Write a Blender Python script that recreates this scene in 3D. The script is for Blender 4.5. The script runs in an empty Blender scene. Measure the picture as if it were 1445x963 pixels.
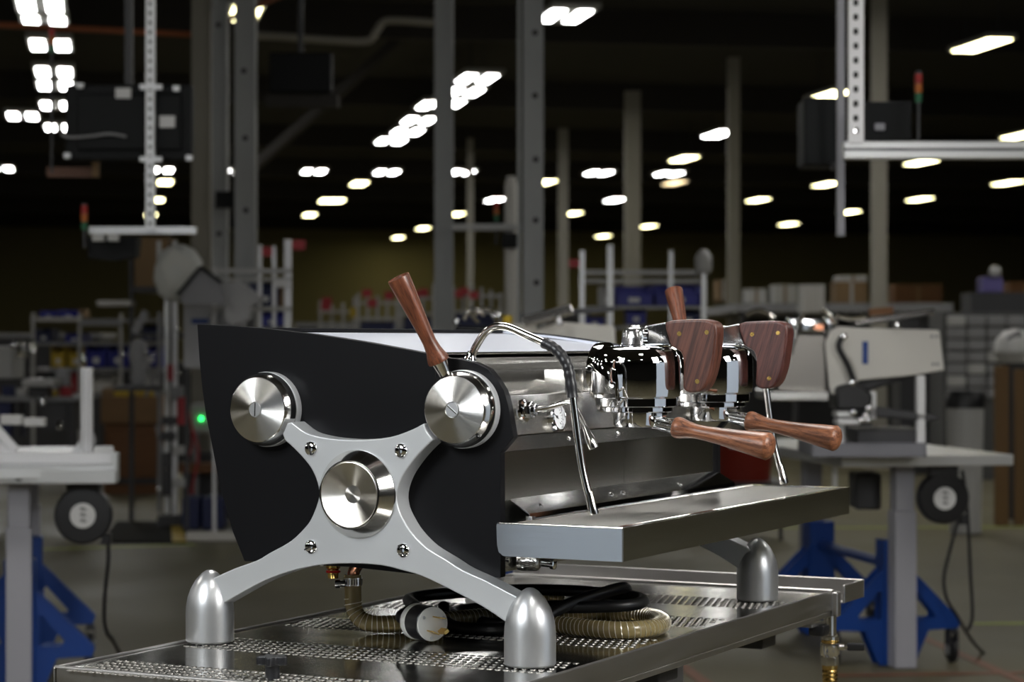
import bpy, bmesh, math, random
from mathutils import Vector, Matrix, Euler
random.seed(7)
C = bpy.context.scene.collection
SC = bpy.context.scene
PI = math.pi
# ------------------------------------------------------------------ camera, light, exposure
# the world frame: x = depth of the espresso machine (rear to front), y = its width (near to far side), z = 0 on the cart top, floor at -0.9
FPX = 3162.85
YAW = 0.472966
CAM = Vector((1.44583, -2.88251, 0.46839))
FWD = Vector((-math.sin(YAW), math.cos(YAW), 0)); RGT = Vector((math.cos(YAW), math.sin(YAW), 0))
FLOOR = -0.90
CEIL = 4.15
cam = bpy.data.cameras.new('camera'); cob = bpy.data.objects.new('camera', cam); C.objects.link(cob)
cob.location = CAM; cob.rotation_euler = (PI/2, 0, YAW)
cam.sensor_width = 36.0; cam.lens = FPX/1445*36.0
cam.clip_start = 0.05; cam.clip_end = 400
cam.dof.use_dof = True; cam.dof.focus_distance = 3.36; cam.dof.aperture_fstop = 6.6
SC.camera = cob
w = bpy.data.worlds.new('hall_air'); SC.world = w; w.use_nodes = True
w.node_tree.nodes['Background'].inputs[0].default_value = (0.55, 0.60, 0.70, 1)
w.node_tree.nodes['Background'].inputs[1].default_value = 0.02
def area(name, loc, target, sx, sy, power, col=(1, 1, 1)):
    l = bpy.data.lights.new(name, 'AREA'); l.shape = 'RECTANGLE'; l.size = sx; l.size_y = sy; l.energy = power; l.color = col
    o = bpy.data.objects.new(name, l); C.objects.link(o); o.location = loc
    o.rotation_euler = (Vector(target)-Vector(loc)).to_track_quat('-Z', 'Y').to_euler()
    return o
area('softbox_right', (2.05, -0.15, 1.30), (0.0, 0.35, 0.25), 0.60, 0.90, 40, (1.0, 0.985, 0.96))
area('softbox_left', (-0.72, -2.25, 1.60), (-0.2, 0.0, 0.25), 0.62, 0.9, 42, (0.93, 0.97, 1.0))
area('softbox_overhead', (-0.55, 1.2, 2.3), (-0.2, 0.3, 0.3), 1.2, 0.8, 26, (1.0, 0.97, 0.93))
SC.view_settings.view_transform = 'Standard'; SC.view_settings.look = 'None'
SC.view_settings.exposure = 0.22; SC.view_settings.gamma = 1.0; SC.view_settings.use_curve_mapping = False

# ------------------------------------------------------------------ materials
def new_mat(name):
    m = bpy.data.materials.new(name); m.use_nodes = True
    nt = m.node_tree; b = nt.nodes['Principled BSDF']
    return m, nt, b
def mat(name, col, metal=0.0, rough=0.5, noise=0.0, nscale=(20, 20, 20), bump=0.0, rvar=0.0, emit=None, estr=0, trans=0.0, coat=0.0, spec=None, ior=None):
    m, nt, b = new_mat(name)
    b.inputs['Base Color'].default_value = (*col, 1); b.inputs['Metallic'].default_value = metal; b.inputs['Roughness'].default_value = rough
    if spec is not None: b.inputs['Specular IOR Level'].default_value = spec
    if ior: b.inputs['IOR'].default_value = ior
    if trans: b.inputs['Transmission Weight'].default_value = trans
    if coat: b.inputs['Coat Weight'].default_value = coat; b.inputs['Coat Roughness'].default_value = 0.15
    if emit: b.inputs['Emission Color'].default_value = (*emit, 1); b.inputs['Emission Strength'].default_value = estr
    if noise or bump or rvar:
        tc = nt.nodes.new('ShaderNodeTexCoord'); mp = nt.nodes.new('ShaderNodeMapping'); mp.inputs['Scale'].default_value = nscale
        nz = nt.nodes.new('ShaderNodeTexNoise'); nz.inputs['Scale'].default_value = 1.0; nz.inputs['Detail'].default_value = 4
        nt.links.new(tc.outputs['Object'], mp.inputs[0]); nt.links.new(mp.outputs[0], nz.inputs['Vector'])
        if noise:
            mx = nt.nodes.new('ShaderNodeMix'); mx.data_type = 'RGBA'
            mx.inputs['A'].default_value = (*[c*(1-noise) for c in col], 1); mx.inputs['B'].default_value = (*[min(1, c*(1+noise)) for c in col], 1)
            nt.links.new(nz.outputs['Fac'], mx.inputs['Factor']); nt.links.new(mx.outputs['Result'], b.inputs['Base Color'])
        if rvar:
            mr = nt.nodes.new('ShaderNodeMapRange'); mr.inputs['From Min'].default_value = 0.25; mr.inputs['From Max'].default_value = 0.75
            mr.inputs['To Min'].default_value = max(0.01, rough-rvar); mr.inputs['To Max'].default_value = rough+rvar
            nt.links.new(nz.outputs['Fac'], mr.inputs['Value']); nt.links.new(mr.outputs[0], b.inputs['Roughness'])
        if bump:
            bp = nt.nodes.new('ShaderNodeBump'); bp.inputs['Strength'].default_value = bump; bp.inputs['Distance'].default_value = 0.001
            nt.links.new(nz.outputs['Fac'], bp.inputs['Height']); nt.links.new(bp.outputs[0], b.inputs['Normal'])
    return m
def wood(name, axis, dark, light, scale=1.0, rough=0.38):
    m, nt, b = new_mat(name)
    tc = nt.nodes.new('ShaderNodeTexCoord'); mp = nt.nodes.new('ShaderNodeMapping')
    q = Vector(axis).normalized().rotation_difference(Vector((0, 0, 1))); mp.inputs['Rotation'].default_value = q.to_euler()
    m2 = nt.nodes.new('ShaderNodeMapping'); m2.inputs['Scale'].default_value = (150*scale, 150*scale, 7*scale)
    nz = nt.nodes.new('ShaderNodeTexNoise'); nz.inputs['Scale'].default_value = 1; nz.inputs['Detail'].default_value = 6; nz.inputs['Distortion'].default_value = 0.8
    m3 = nt.nodes.new('ShaderNodeMapping'); m3.inputs['Scale'].default_value = (900*scale, 900*scale, 30*scale)
    n3 = nt.nodes.new('ShaderNodeTexNoise'); n3.inputs['Scale'].default_value = 1; n3.inputs['Detail'].default_value = 2
    nt.links.new(tc.outputs['Object'], mp.inputs[0])
    for a_, b_ in ((m2, nz), (m3, n3)):
        nt.links.new(mp.outputs[0], a_.inputs[0]); nt.links.new(a_.outputs[0], b_.inputs['Vector'])
    r = nt.nodes.new('ShaderNodeValToRGB'); e = r.color_ramp.elements
    e[0].position = 0.30; e[0].color = (*dark, 1); e[1].position = 0.68; e[1].color = (*light, 1)
    mid = e.new(0.48); mid.color = (*[0.45*a+0.55*c for a, c in zip(dark, light)], 1)
    nt.links.new(nz.outputs['Fac'], r.inputs[0])
    r2 = nt.nodes.new('ShaderNodeValToRGB'); e = r2.color_ramp.elements
    e[0].position = 0.32; e[0].color = (0.45, 0.4, 0.4, 1); e[1].position = 0.46; e[1].color = (1, 1, 1, 1)
    nt.links.new(n3.outputs['Fac'], r2.inputs[0])
    mx = nt.nodes.new('ShaderNodeMix'); mx.data_type = 'RGBA'; mx.blend_type = 'MULTIPLY'; mx.inputs['Factor'].default_value = 1
    nt.links.new(r.outputs[0], mx.inputs['A']); nt.links.new(r2.outputs[0], mx.inputs['B']); nt.links.new(mx.outputs['Result'], b.inputs['Base Color'])
    b.inputs['Roughness'].default_value = rough; b.inputs['Specular IOR Level'].default_value = 0.45
    bp = nt.nodes.new('ShaderNodeBump'); bp.inputs['Strength'].default_value = 0.12; bp.inputs['Distance'].default_value = 0.0006
    nt.links.new(n3.outputs['Fac'], bp.inputs['Height']); nt.links.new(bp.outputs[0], b.inputs['Normal'])
    return m
def turned(name, col, rough=0.25, aniso=1.0, axis='Y'):
    m, nt, b = new_mat(name)
    b.inputs['Base Color'].default_value = (*col, 1); b.inputs['Metallic'].default_value = 1; b.inputs['Roughness'].default_value = rough
    b.inputs['Anisotropic'].default_value = aniso
    t = nt.nodes.new('ShaderNodeTangent'); t.direction_type = 'RADIAL'; t.axis = axis
    nt.links.new(t.outputs[0], b.inputs['Tangent'])
    return m
def perforated(name, col, pitch, hole):
    m, nt, b = new_mat(name)
    b.inputs['Metallic'].default_value = 0.9; b.inputs['Roughness'].default_value = 0.3
    tc = nt.nodes.new('ShaderNodeTexCoord'); sx = nt.nodes.new('ShaderNodeSeparateXYZ'); nt.links.new(tc.outputs['Object'], sx.inputs[0])
    parts = []
    for ch in 'XY':
        a = nt.nodes.new('ShaderNodeMath'); a.operation = 'PINGPONG'; a.inputs[1].default_value = pitch/2; nt.links.new(sx.outputs[ch], a.inputs[0])
        s = nt.nodes.new('ShaderNodeMath'); s.operation = 'POWER'; s.inputs[1].default_value = 2; nt.links.new(a.outputs[0], s.inputs[0]); parts.append(s)
    ad = nt.nodes.new('ShaderNodeMath'); ad.operation = 'ADD'; nt.links.new(parts[0].outputs[0], ad.inputs[0]); nt.links.new(parts[1].outputs[0], ad.inputs[1])
    lt = nt.nodes.new('ShaderNodeMath'); lt.operation = 'GREATER_THAN'; lt.inputs[1].default_value = hole*hole; nt.links.new(ad.outputs[0], lt.inputs[0])
    mx = nt.nodes.new('ShaderNodeMix'); mx.data_type = 'RGBA'; mx.inputs['A'].default_value = (0.01, 0.01, 0.01, 1); mx.inputs['B'].default_value = (*col, 1)
    nt.links.new(lt.outputs[0], mx.inputs['Factor']); nt.links.new(mx.outputs['Result'], b.inputs['Base Color'])
    nt.links.new(lt.outputs[0], b.inputs['Metallic'])
    return m
M = {}
M['paint'] = mat('silver_paint', (0.58, 0.595, 0.61), 0.45, 0.40, noise=0.05, nscale=(900, 900, 900), bump=0.03)
M['foot'] = mat('satin_aluminium', (0.62, 0.63, 0.645), 0.85, 0.36, noise=0.04, nscale=(900, 900, 900), bump=0.02)
M['black'] = mat('black_powder_coat', (0.006, 0.006, 0.007), 0, 0.40, bump=0.02, nscale=(1500, 1500, 1500), spec=0.13)
M['rubber'] = mat('black_rubber', (0.012, 0.012, 0.014), 0, 0.38, spec=0.5)
M['chrome'] = mat('chrome', (0.82, 0.82, 0.83), 1, 0.035)
M['satinchrome'] = mat('satin_chrome', (0.80, 0.80, 0.80), 1, 0.20)
M['tube'] = mat('polished_steel', (0.74, 0.72, 0.69), 1, 0.13)
M['hood'] = mat('brushed_steel_hood', (0.68, 0.665, 0.63), 1, 0.23, noise=0.06, nscale=(3000, 14, 3000), rvar=0.03)
M['steel'] = mat('brushed_steel', (0.70, 0.69, 0.66), 1, 0.21, noise=0.06, nscale=(3000, 16, 3000), rvar=0.03)
M['darkrefl'] = mat('dark_reflection_steel', (0.20, 0.19, 0.175), 1, 0.3)  # steel base darkened to stand for its dark reflections
M['mirror'] = mat('polished_steel_sheet', (0.66, 0.67, 0.68), 1, 0.10)
M['tray'] = mat('polished_tray_steel', (0.62, 0.64, 0.66), 1, 0.14, rvar=0.05, noise=0.10, nscale=(5, 5, 90))
M['cover'] = mat('bright_reflection_cover', (0.69, 0.72, 0.81), 0.35, 0.30)  # bright bluish reflection on the steel put into the base colour
M['cart'] = mat('worn_stainless', (0.43, 0.42, 0.39), 1, 0.15, noise=0.12, nscale=(5, 30, 5), rvar=0.06)
M['lip'] = mat('hole_lip_steel', (0.30, 0.29, 0.27), 1, 0.42)
M['cartside'] = mat('cart_side_stainless', (0.52, 0.51, 0.50), 1, 0.34, noise=0.10, nscale=(8, 8, 60), rvar=0.06)
M['turned'] = turned('turned_steel', (0.70, 0.69, 0.665))
M['turned_dark'] = turned('turned_steel_dish', (0.66, 0.64, 0.60), 0.28, 1.0)
M['bevelsteel'] = mat('turned_bevel_steel', (0.72, 0.71, 0.69), 1, 0.13)
M['slot'] = mat('slot_dark', (0.01, 0.01, 0.01), 0, 0.6)
M['hole'] = mat('punched_hole_dark', (0.012, 0.012, 0.011), 0, 0.7)
M['brass'] = mat('brass', (0.75, 0.50, 0.16), 1, 0.22)
M['copper'] = mat('copper', (0.70, 0.32, 0.20), 1, 0.25)
M['red'] = mat('red_seal', (0.7, 0.01, 0.01), 0, 0.4)
M['white'] = mat('white_plastic', (0.80, 0.80, 0.76), 0, 0.4)
M['dial'] = mat('gauge_dial', (0.75, 0.76, 0.78), 0, 0.4)
M['hose'] = mat('amber_hose', (0.42, 0.33, 0.15), 0, 0.22, trans=0.45, ior=1.3, coat=0.4)
M['wire'] = mat('hose_wire', (0.75, 0.72, 0.62), 0.6, 0.3)
WD, WL = (0.055, 0.018, 0.010), (0.235, 0.085, 0.042)
M['boardblue'] = mat('bluish_reflector_board', (0.62, 0.71, 0.84), 0, 0.8)  # blue tint colours the reflections of the added boards
# background
M['concrete'] = mat('floor_concrete', (0.128, 0.112, 0.066), 0, 0.55, noise=0.25, nscale=(0.7, 0.7, 0.7), rvar=0.12)
M['ceil'] = mat('dark_roof_deck', (0.045, 0.042, 0.035), 0, 0.9)
M['wall'] = mat('olive_wall', (0.36, 0.32, 0.17), 0, 0.9)
M['wall_dark'] = mat('darkened_wall', (0.022, 0.020, 0.016), 0, 0.9)  # wall colour blackened so the chrome reflects a dark hall
M['joist'] = mat('roof_joist', (0.05, 0.045, 0.04), 0, 0.8)
M['column'] = mat('galvanised_column', (0.36, 0.37, 0.37), 0.2, 0.55, noise=0.15, nscale=(6, 6, 2))
M['column_tan'] = mat('tan_painted_column', (0.33, 0.31, 0.26), 0, 0.6)
M['alu'] = mat('aluminium_profile', (0.70, 0.71, 0.72), 0.7, 0.38)
M['aluw'] = mat('pale_anodised_profile', (0.78, 0.78, 0.80), 0.3, 0.4)
M['greyleg'] = mat('grey_painted_leg', (0.36, 0.36, 0.40), 0, 0.5)
M['blue'] = mat('blue_enamel', (0.003, 0.045, 0.25), 0, 0.38)
M['bin'] = mat('blue_plastic', (0.01, 0.015, 0.28), 0, 0.4)
M['navy'] = mat('navy_plastic', (0.012, 0.02, 0.09), 0, 0.5)
M['yellow'] = mat('yellow_plastic', (0.55, 0.38, 0.02), 0, 0.5)
M['redp'] = mat('red_plastic', (0.45, 0.03, 0.04), 0, 0.5)
M['orange'] = mat('orange_red_plastic', (0.22, 0.014, 0.004), 0, 0.5)
M['crate'] = mat('plywood_brown', (0.17, 0.075, 0.028), 0, 0.7, noise=0.2, nscale=(3, 3, 30))
M['cardboard'] = mat('cardboard', (0.25, 0.16, 0.08), 0, 0.8)
M['grey'] = mat('grey_sheet', (0.30, 0.30, 0.31), 0, 0.6)
M['lgrey'] = mat('light_grey_plastic', (0.50, 0.50, 0.49), 0, 0.5)
M['dgrey'] = mat('dark_grey', (0.05, 0.05, 0.055), 0, 0.5)
M['screen'] = mat('black_plastic_case', (0.005, 0.006, 0.007), 0, 0.55, spec=0.25)
M['matte'] = mat('black_matting', (0.018, 0.017, 0.015), 0, 0.85, spec=0.1)
M['paper'] = mat('paper_label', (0.75, 0.75, 0.75), 0, 0.7)
M['offwhite'] = mat('off_white_enamel', (0.66, 0.64, 0.60), 0, 0.4)
M['tapeg'] = mat('yellow_green_tape', (0.36, 0.42, 0.05), 0, 0.5)
M['tapeo'] = mat('orange_tape', (0.20, 0.065, 0.025), 0, 0.5)
M['rust'] = mat('orange_conduit', (0.42, 0.13, 0.05), 0, 0.5)
M['lens_white'] = mat('lamp_lens_white', (1, 1, 1), 0, 0.5, emit=(1, 1.0, 0.97), estr=22)
M['lens_added'] = mat('added_lamp_lens', (1, 1, 1), 0, 0.5, emit=(1, 0.985, 0.93), estr=44)  # stronger lens for the lamps added outside the view
M['lens_warm'] = mat('lamp_lens_warm', (1, 1, 0.9), 0, 0.5, emit=(1.0, 0.92, 0.50), estr=11)
M['lens_dim'] = mat('lamp_lens_dim', (1, 0.9, 0.8), 0, 0.5, emit=(1.0, 0.78, 0.45), estr=3.0)
M['led_green'] = mat('green_indicator', (0, 1, 0.2), 0, 0.5, emit=(0.02, 1, 0.15), estr=9)
M['lamp_red'] = mat('beacon_red', (0.35, 0.012, 0.01), 0, 0.4)
M['lamp_amber'] = mat('beacon_amber', (0.45, 0.12, 0.01), 0, 0.4)
M['lamp_green'] = mat('beacon_green', (0.01, 0.12, 0.05), 0, 0.4)

# ------------------------------------------------------------------ builders
def tag(o, label=None, cat=None, group=None, kind=None):
    if label: o['label'] = label
    if cat: o['category'] = cat
    if group: o['group'] = group
    if kind: o['kind'] = kind
    return o
def empty(name, loc, label=None, cat=None, group=None, rz=0.0):
    o = bpy.data.objects.new(name, None); C.objects.link(o); o.location = loc; o.rotation_euler = (0, 0, rz); o.empty_display_size = 0.05
    return tag(o, label, cat, group)
def wloc(p):
    v = Vector((0, 0, 0))
    while p is not None:
        v += Vector(p.location); p = p.parent
    return v
def obj(name, bm, m, parent=None, local=False, sharp=35, **kw):
    """one mesh object; vertices come in world coordinates unless local"""
    bmesh.ops.recalc_face_normals(bm, faces=bm.faces)
    flat = id(bm) in BEVELLED; BEVELLED.discard(id(bm))
    me = bpy.data.meshes.new(name)
    if parent is not None and not local:
        bmesh.ops.translate(bm, verts=bm.verts, vec=-wloc(parent))
    for f in bm.faces: f.smooth = True
    bm.to_mesh(me); bm.free()
    me.set_sharp_from_angle(angle=math.radians(sharp))
    for x in (m if isinstance(m, (list, tuple)) else [m]): me.materials.append(x)
    o = bpy.data.objects.new(name, me); C.objects.link(o)
    if flat:
        wn = o.modifiers.new('weighted_normal', 'WEIGHTED_NORMAL'); wn.keep_sharp = True; wn.weight = 80
    if parent is not None: o.parent = parent
    return tag(o, **kw)
def top(name, bm, m, label, cat, group=None, loc=None, **kw):
    """a thing that is one mesh; origin put at the middle of its base"""
    xs = [v.co.x for v in bm.verts]; ys = [v.co.y for v in bm.verts]; zs = [v.co.z for v in bm.verts]
    c = Vector(((min(xs)+max(xs))/2, (min(ys)+max(ys))/2, min(zs)))
    bmesh.ops.translate(bm, verts=bm.verts, vec=-c)
    o = obj(name, bm, m, None, label=label, cat=cat, group=group, **kw); o.location = c
    return o
def copy_tree(o, parent=None):
    c = o.copy(); C.objects.link(c)
    if parent is not None: c.parent = parent
    for ch in [x for x in bpy.data.objects if x.parent == o]: copy_tree(ch, c)
    return c
def nb(): return bmesh.new()
def box(bm, x0, x1, y0, y1, z0, z1, mi=0):
    vs = [bm.verts.new(p) for p in ((x0, y0, z0), (x1, y0, z0), (x1, y1, z0), (x0, y1, z0), (x0, y0, z1), (x1, y0, z1), (x1, y1, z1), (x0, y1, z1))]
    for i in ((0, 3, 2, 1), (4, 5, 6, 7), (0, 1, 5, 4), (1, 2, 6, 5), (2, 3, 7, 6), (3, 0, 4, 7)):
        f = bm.faces.new([vs[k] for k in i]); f.material_index = mi
    return bm
def obox(bm, c, ax, ay, az, hx, hy, hz):
    c = Vector(c); ax, ay, az = Vector(ax).normalized(), Vector(ay).normalized(), Vector(az).normalized()
    vs = [bm.verts.new(c+ax*sx*hx+ay*sy*hy+az*sz*hz) for sx, sy, sz in ((-1, -1, -1), (1, -1, -1), (1, 1, -1), (-1, 1, -1), (-1, -1, 1), (1, -1, 1), (1, 1, 1), (-1, 1, 1))]
    for i in ((0, 3, 2, 1), (4, 5, 6, 7), (0, 1, 5, 4), (1, 2, 6, 5), (2, 3, 7, 6), (3, 0, 4, 7)): bm.faces.new([vs[k] for k in i])
    return bm
def bar(bm, a, b, w_, h_=None, upv=(0, 0, 1)):
    a, b = Vector(a), Vector(b); d = (b-a)
    u = Vector(upv)
    if abs(d.normalized().dot(u)) > 0.95: u = Vector((0, 1, 0))
    s = d.cross(u).normalized(); t = s.cross(d).normalized()
    return obox(bm, (a+b)/2, d, s, t, d.length/2, w_/2, (h_ or w_)/2)
BEVELLED = set()
def bev(bm, off, seg=2, ang=40):
    BEVELLED.add(id(bm))
    bm.normal_update(); bmesh.ops.recalc_face_normals(bm, faces=bm.faces)
    es = [e for e in bm.edges if len(e.link_faces) == 2 and e.calc_face_angle(0) > math.radians(ang)]
    bmesh.ops.bevel(bm, geom=es, offset=off, segments=seg, profile=0.5, affect='EDGES', clamp_overlap=True)
    return bm
def lathe(bm, prof, org, axis=(0, 0, 1), seg=40, mi=0, closed=False):
    org = Vector(org); ax = Vector(axis).normalized()
    t = Vector((1, 0, 0)) if abs(ax.x) < 0.9 else Vector((0, 1, 0))
    u = ax.cross(t).normalized(); v = ax.cross(u)
    rings = []
    for r, h in prof:
        if r <= 1e-6: rings.append([bm.verts.new(org+ax*h)])
        else: rings.append([bm.verts.new(org+ax*h+(u*math.cos(2*PI*k/seg)+v*math.sin(2*PI*k/seg))*r) for k in range(seg)])
    pairs = list(zip(rings, rings[1:]))
    if closed: pairs.append((rings[-1], rings[0]))
    for A, B in pairs:
        for k in range(seg):
            j = (k+1) % seg
            if len(A) == 1 and len(B) == 1: continue
            if len(A) == 1: f = bm.faces.new((A[0], B[k], B[j]))
            elif len(B) == 1: f = bm.faces.new((A[k], B[0], A[j]))
            else: f = bm.faces.new((A[k], B[k], B[j], A[j]))
            f.material_index = mi
    if not closed:
        for R in (rings[0], rings[-1]):
            if len(R) > 2: f = bm.faces.new(R); f.material_index = mi
    return bm
def cr(pts, n=6, closed=False):
    P = [Vector(p) for p in pts]; out = []; N = len(P)
    rng = range(N if closed else N-1)
    for i in rng:
        p0 = P[(i-1) % N] if closed or i > 0 else P[0]*2-P[1]
        p1 = P[i]; p2 = P[(i+1) % N]
        p3 = P[(i+2) % N] if closed or i+2 < N else P[-1]*2-P[-2]
        for k in range(n):
            t = k/n
            out.append(0.5*((2*p1)+(p2-p0)*t+(2*p0-5*p1+4*p2-p3)*t*t+(3*p1-p0-3*p2+p3)*t**3))
    if not closed: out.append(P[-1])
    return out
def frames(P, closed=False):
    N = len(P); T = []
    for i in range(N):
        a = P[(i-1) % N] if closed or i > 0 else P[0]; b = P[(i+1) % N] if closed or i < N-1 else P[-1]
        T.append((b-a).normalized())
    t0 = T[0]; u = t0.cross(Vector((0, 0, 1)) if abs(t0.z) < 0.9 else Vector((1, 0, 0))).normalized(); U = [u]
    for i in range(1, N):
        u = (u-T[i]*u.dot(T[i])).normalized(); U.append(u)
    return T, U
def tube(bm, pts, r, seg=12, closed=False, caps=True):
    P = [Vector(p) for p in pts]; T, U = frames(P, closed); rs = r if isinstance(r, (list, tuple)) else [r]*len(P); R = []
    for p, t, u, rr in zip(P, T, U, rs):
        v = t.cross(u); R.append([bm.verts.new(p+(u*math.cos(2*PI*k/seg)+v*math.sin(2*PI*k/seg))*rr) for k in range(seg)])
    pr = list(zip(R, R[1:]))
    if closed: pr.append((R[-1], R[0]))
    for A, B in pr:
        for k in range(seg):
            j = (k+1) % seg; bm.faces.new((A[k], A[j], B[j], B[k]))
    if caps and not closed: bm.faces.new(R[0]); bm.faces.new(R[-1])
    return bm
def helix(bm, pts, r, wr, pitch, seg=5, per=10):
    P = [Vector(p) for p in pts]; T, U = frames(P); S = [0.0]
    for a, b in zip(P, P[1:]): S.append(S[-1]+(b-a).length)
    n = int(S[-1]/pitch*per); out = []; i = 0
    for k in range(n):
        s = k/per*pitch
        while i < len(S)-2 and S[i+1] < s: i += 1
        f = (s-S[i])/max(1e-9, S[i+1]-S[i]); p = P[i].lerp(P[i+1], f); t = T[i].lerp(T[i+1], f).normalized(); u = U[i].lerp(U[i+1], f); u = (u-t*u.dot(t)).normalized(); v = t.cross(u)
        a = 2*PI*k/per; out.append(p+(u*math.cos(a)+v*math.sin(a))*r)
    return tube(bm, out, wr, seg)
def prism(bm, poly, d0, d1, plane='xz'):
    def mk(p, d):
        a, b = p[0], p[1]
        return (a, d, b) if plane == 'xz' else (d, a, b) if plane == 'yz' else (a, b, d)
    A = [bm.verts.new(mk(p, d0)) for p in poly]; B = [bm.verts.new(mk(p, d1)) for p in poly]
    bm.faces.new(A); bm.faces.new(B[::-1]); N = len(poly)
    for k in range(N): j = (k+1) % N; bm.faces.new((A[k], A[j], B[j], B[k]))
    return bm
def plate(bm, loops, d0, d1, plane='xz'):
    """polygon with holes, extruded"""
    def mk(p, d):
        a, b = p[0], p[1]
        return (a, d, b) if plane == 'xz' else (d, a, b) if plane == 'yz' else (a, b, d)
    for d in (d0, d1):
        es = []
        for L in loops:
            vs = [bm.verts.new(mk(p, d)) for p in L]
            for k in range(len(vs)): es.append(bm.edges.new((vs[k], vs[(k+1) % len(vs)])))
        bmesh.ops.triangle_fill(bm, use_beauty=True, edges=es)
    for L in loops:
        N = len(L)
        for k in range(N):
            p, q = L[k], L[(k+1) % N]
            bm.faces.new([bm.verts.new(mk(p, d0)), bm.verts.new(mk(q, d0)), bm.verts.new(mk(q, d1)), bm.verts.new(mk(p, d1))])
    bmesh.ops.remove_doubles(bm, verts=bm.verts, dist=1e-6)
    return bm
def sheet(bm, prof, d0, d1, th=0.0012):
    """bent sheet: an open XZ profile with thickness, run along Y"""
    P = [Vector((p[0], p[1])) for p in prof]; off = []
    for i in range(len(P)):
        a = P[max(0, i-1)]; b = P[min(len(P)-1, i+1)]; t = (b-a).normalized(); off.append(P[i]+Vector((t.y, -t.x))*-th)
    return prism(bm, [tuple(p) for p in P]+[tuple(p) for p in off[::-1]], d0, d1)
def spot(px, py, Z):
    """world point seen at photo pixel (px, py) at depth Z along the view axis"""
    return CAM+FWD*Z+RGT*((px-722.5)*Z/FPX)+Vector((0, 0, 1))*((481.5-py)*Z/FPX)
def onplane(px, py, ax, val):
    d = FWD+RGT*((px-722.5)/FPX)+Vector((0, 0, 1))*((481.5-py)/FPX)
    return CAM+d*((val-CAM[ax])/d[ax])

# ------------------------------------------------------------------ the hall
HALL = YAW+0.1821
HA = Vector((-math.sin(HALL), math.cos(HALL), 0)); HR = Vector((math.cos(HALL), math.sin(HALL), 0))
def hall_root(o): o.location = (CAM.x, CAM.y, 0); o.rotation_euler = (0, 0, HALL); return o
X0, X1, Y0, Y1 = -30.0, 34.0, -14.0, 79.0
hall_root(obj('floor', box(nb(), X0, X1, Y0, Y1, FLOOR-0.1, FLOOR), M['concrete'], kind='structure'))
hall_root(obj('ceiling', box(nb(), X0, X1, Y0, Y1, CEIL+0.55, CEIL+0.65), M['ceil'], kind='structure'))
hall_root(obj('wall_far', box(nb(), X0, X1, Y1, Y1+0.2, FLOOR, CEIL+0.6), M['wall'], kind='structure'))
hall_root(obj('wall_near', box(nb(), X0, X1, Y0-0.2, Y0, FLOOR, CEIL+0.6), M['wall_dark'], kind='structure'))
hall_root(obj('wall_left', box(nb(), X0-0.2, X0, Y0, Y1, FLOOR, CEIL+0.6), M['wall_dark'], kind='structure'))
hall_root(obj('wall_right', box(nb(), X1, X1+0.2, Y0, Y1, FLOOR, CEIL+0.6), M['wall_dark'], kind='structure'))
bm = nb()
for k in range(14):
    y = -12+k*8.0
    box(bm, X0, X1, y-0.09, y+0.09, CEIL+0.12, CEIL+0.55)
hall_root(obj('trim_1', bm, M['joist'], kind='structure', label='dark steel roof beams crossing the ceiling'))

# ------------------------------------------------------------------ espresso machine
W = 0.9137
mir = lambda y: W-y
esp = empty('espresso_machine', (-0.27, W/2, 0), 'large black and chrome two-group espresso machine with silver X frame, sharp in the foreground', 'espresso machine')
P_TOP = [(-.5975, .4948), (-.5635, .4935), (-.5150, .4910), (-.4657, .4876), (-.4168, .4827), (-.3853, .4795), (-.3347, .4732), (-.2831, .4662), (-.1834, .4502), (-.1466, .4435)]
P_FRONT = [(-.1240, .4410), (-.1017, .4367), (-.0811, .4277), (-.0658, .4112), (-.0557, .3963), (-.0489, .3753), (-.0396, .3281), (-.0614, .3044), (-.0611, .2200), (-.0605, .1222)]
P_REAR = [(-.2112, .1210), (-.3197, .1262), (-.5087, .1265), (-.5308, .1718), (-.5547, .2406), (-.5707, .3100), (-.5810, .3519), (-.5881, .3952), (-.5935, .4407)]
PANEL = P_TOP+P_FRONT+P_REAR
def ysort(a, b): return (min(a, b), max(a, b))
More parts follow.
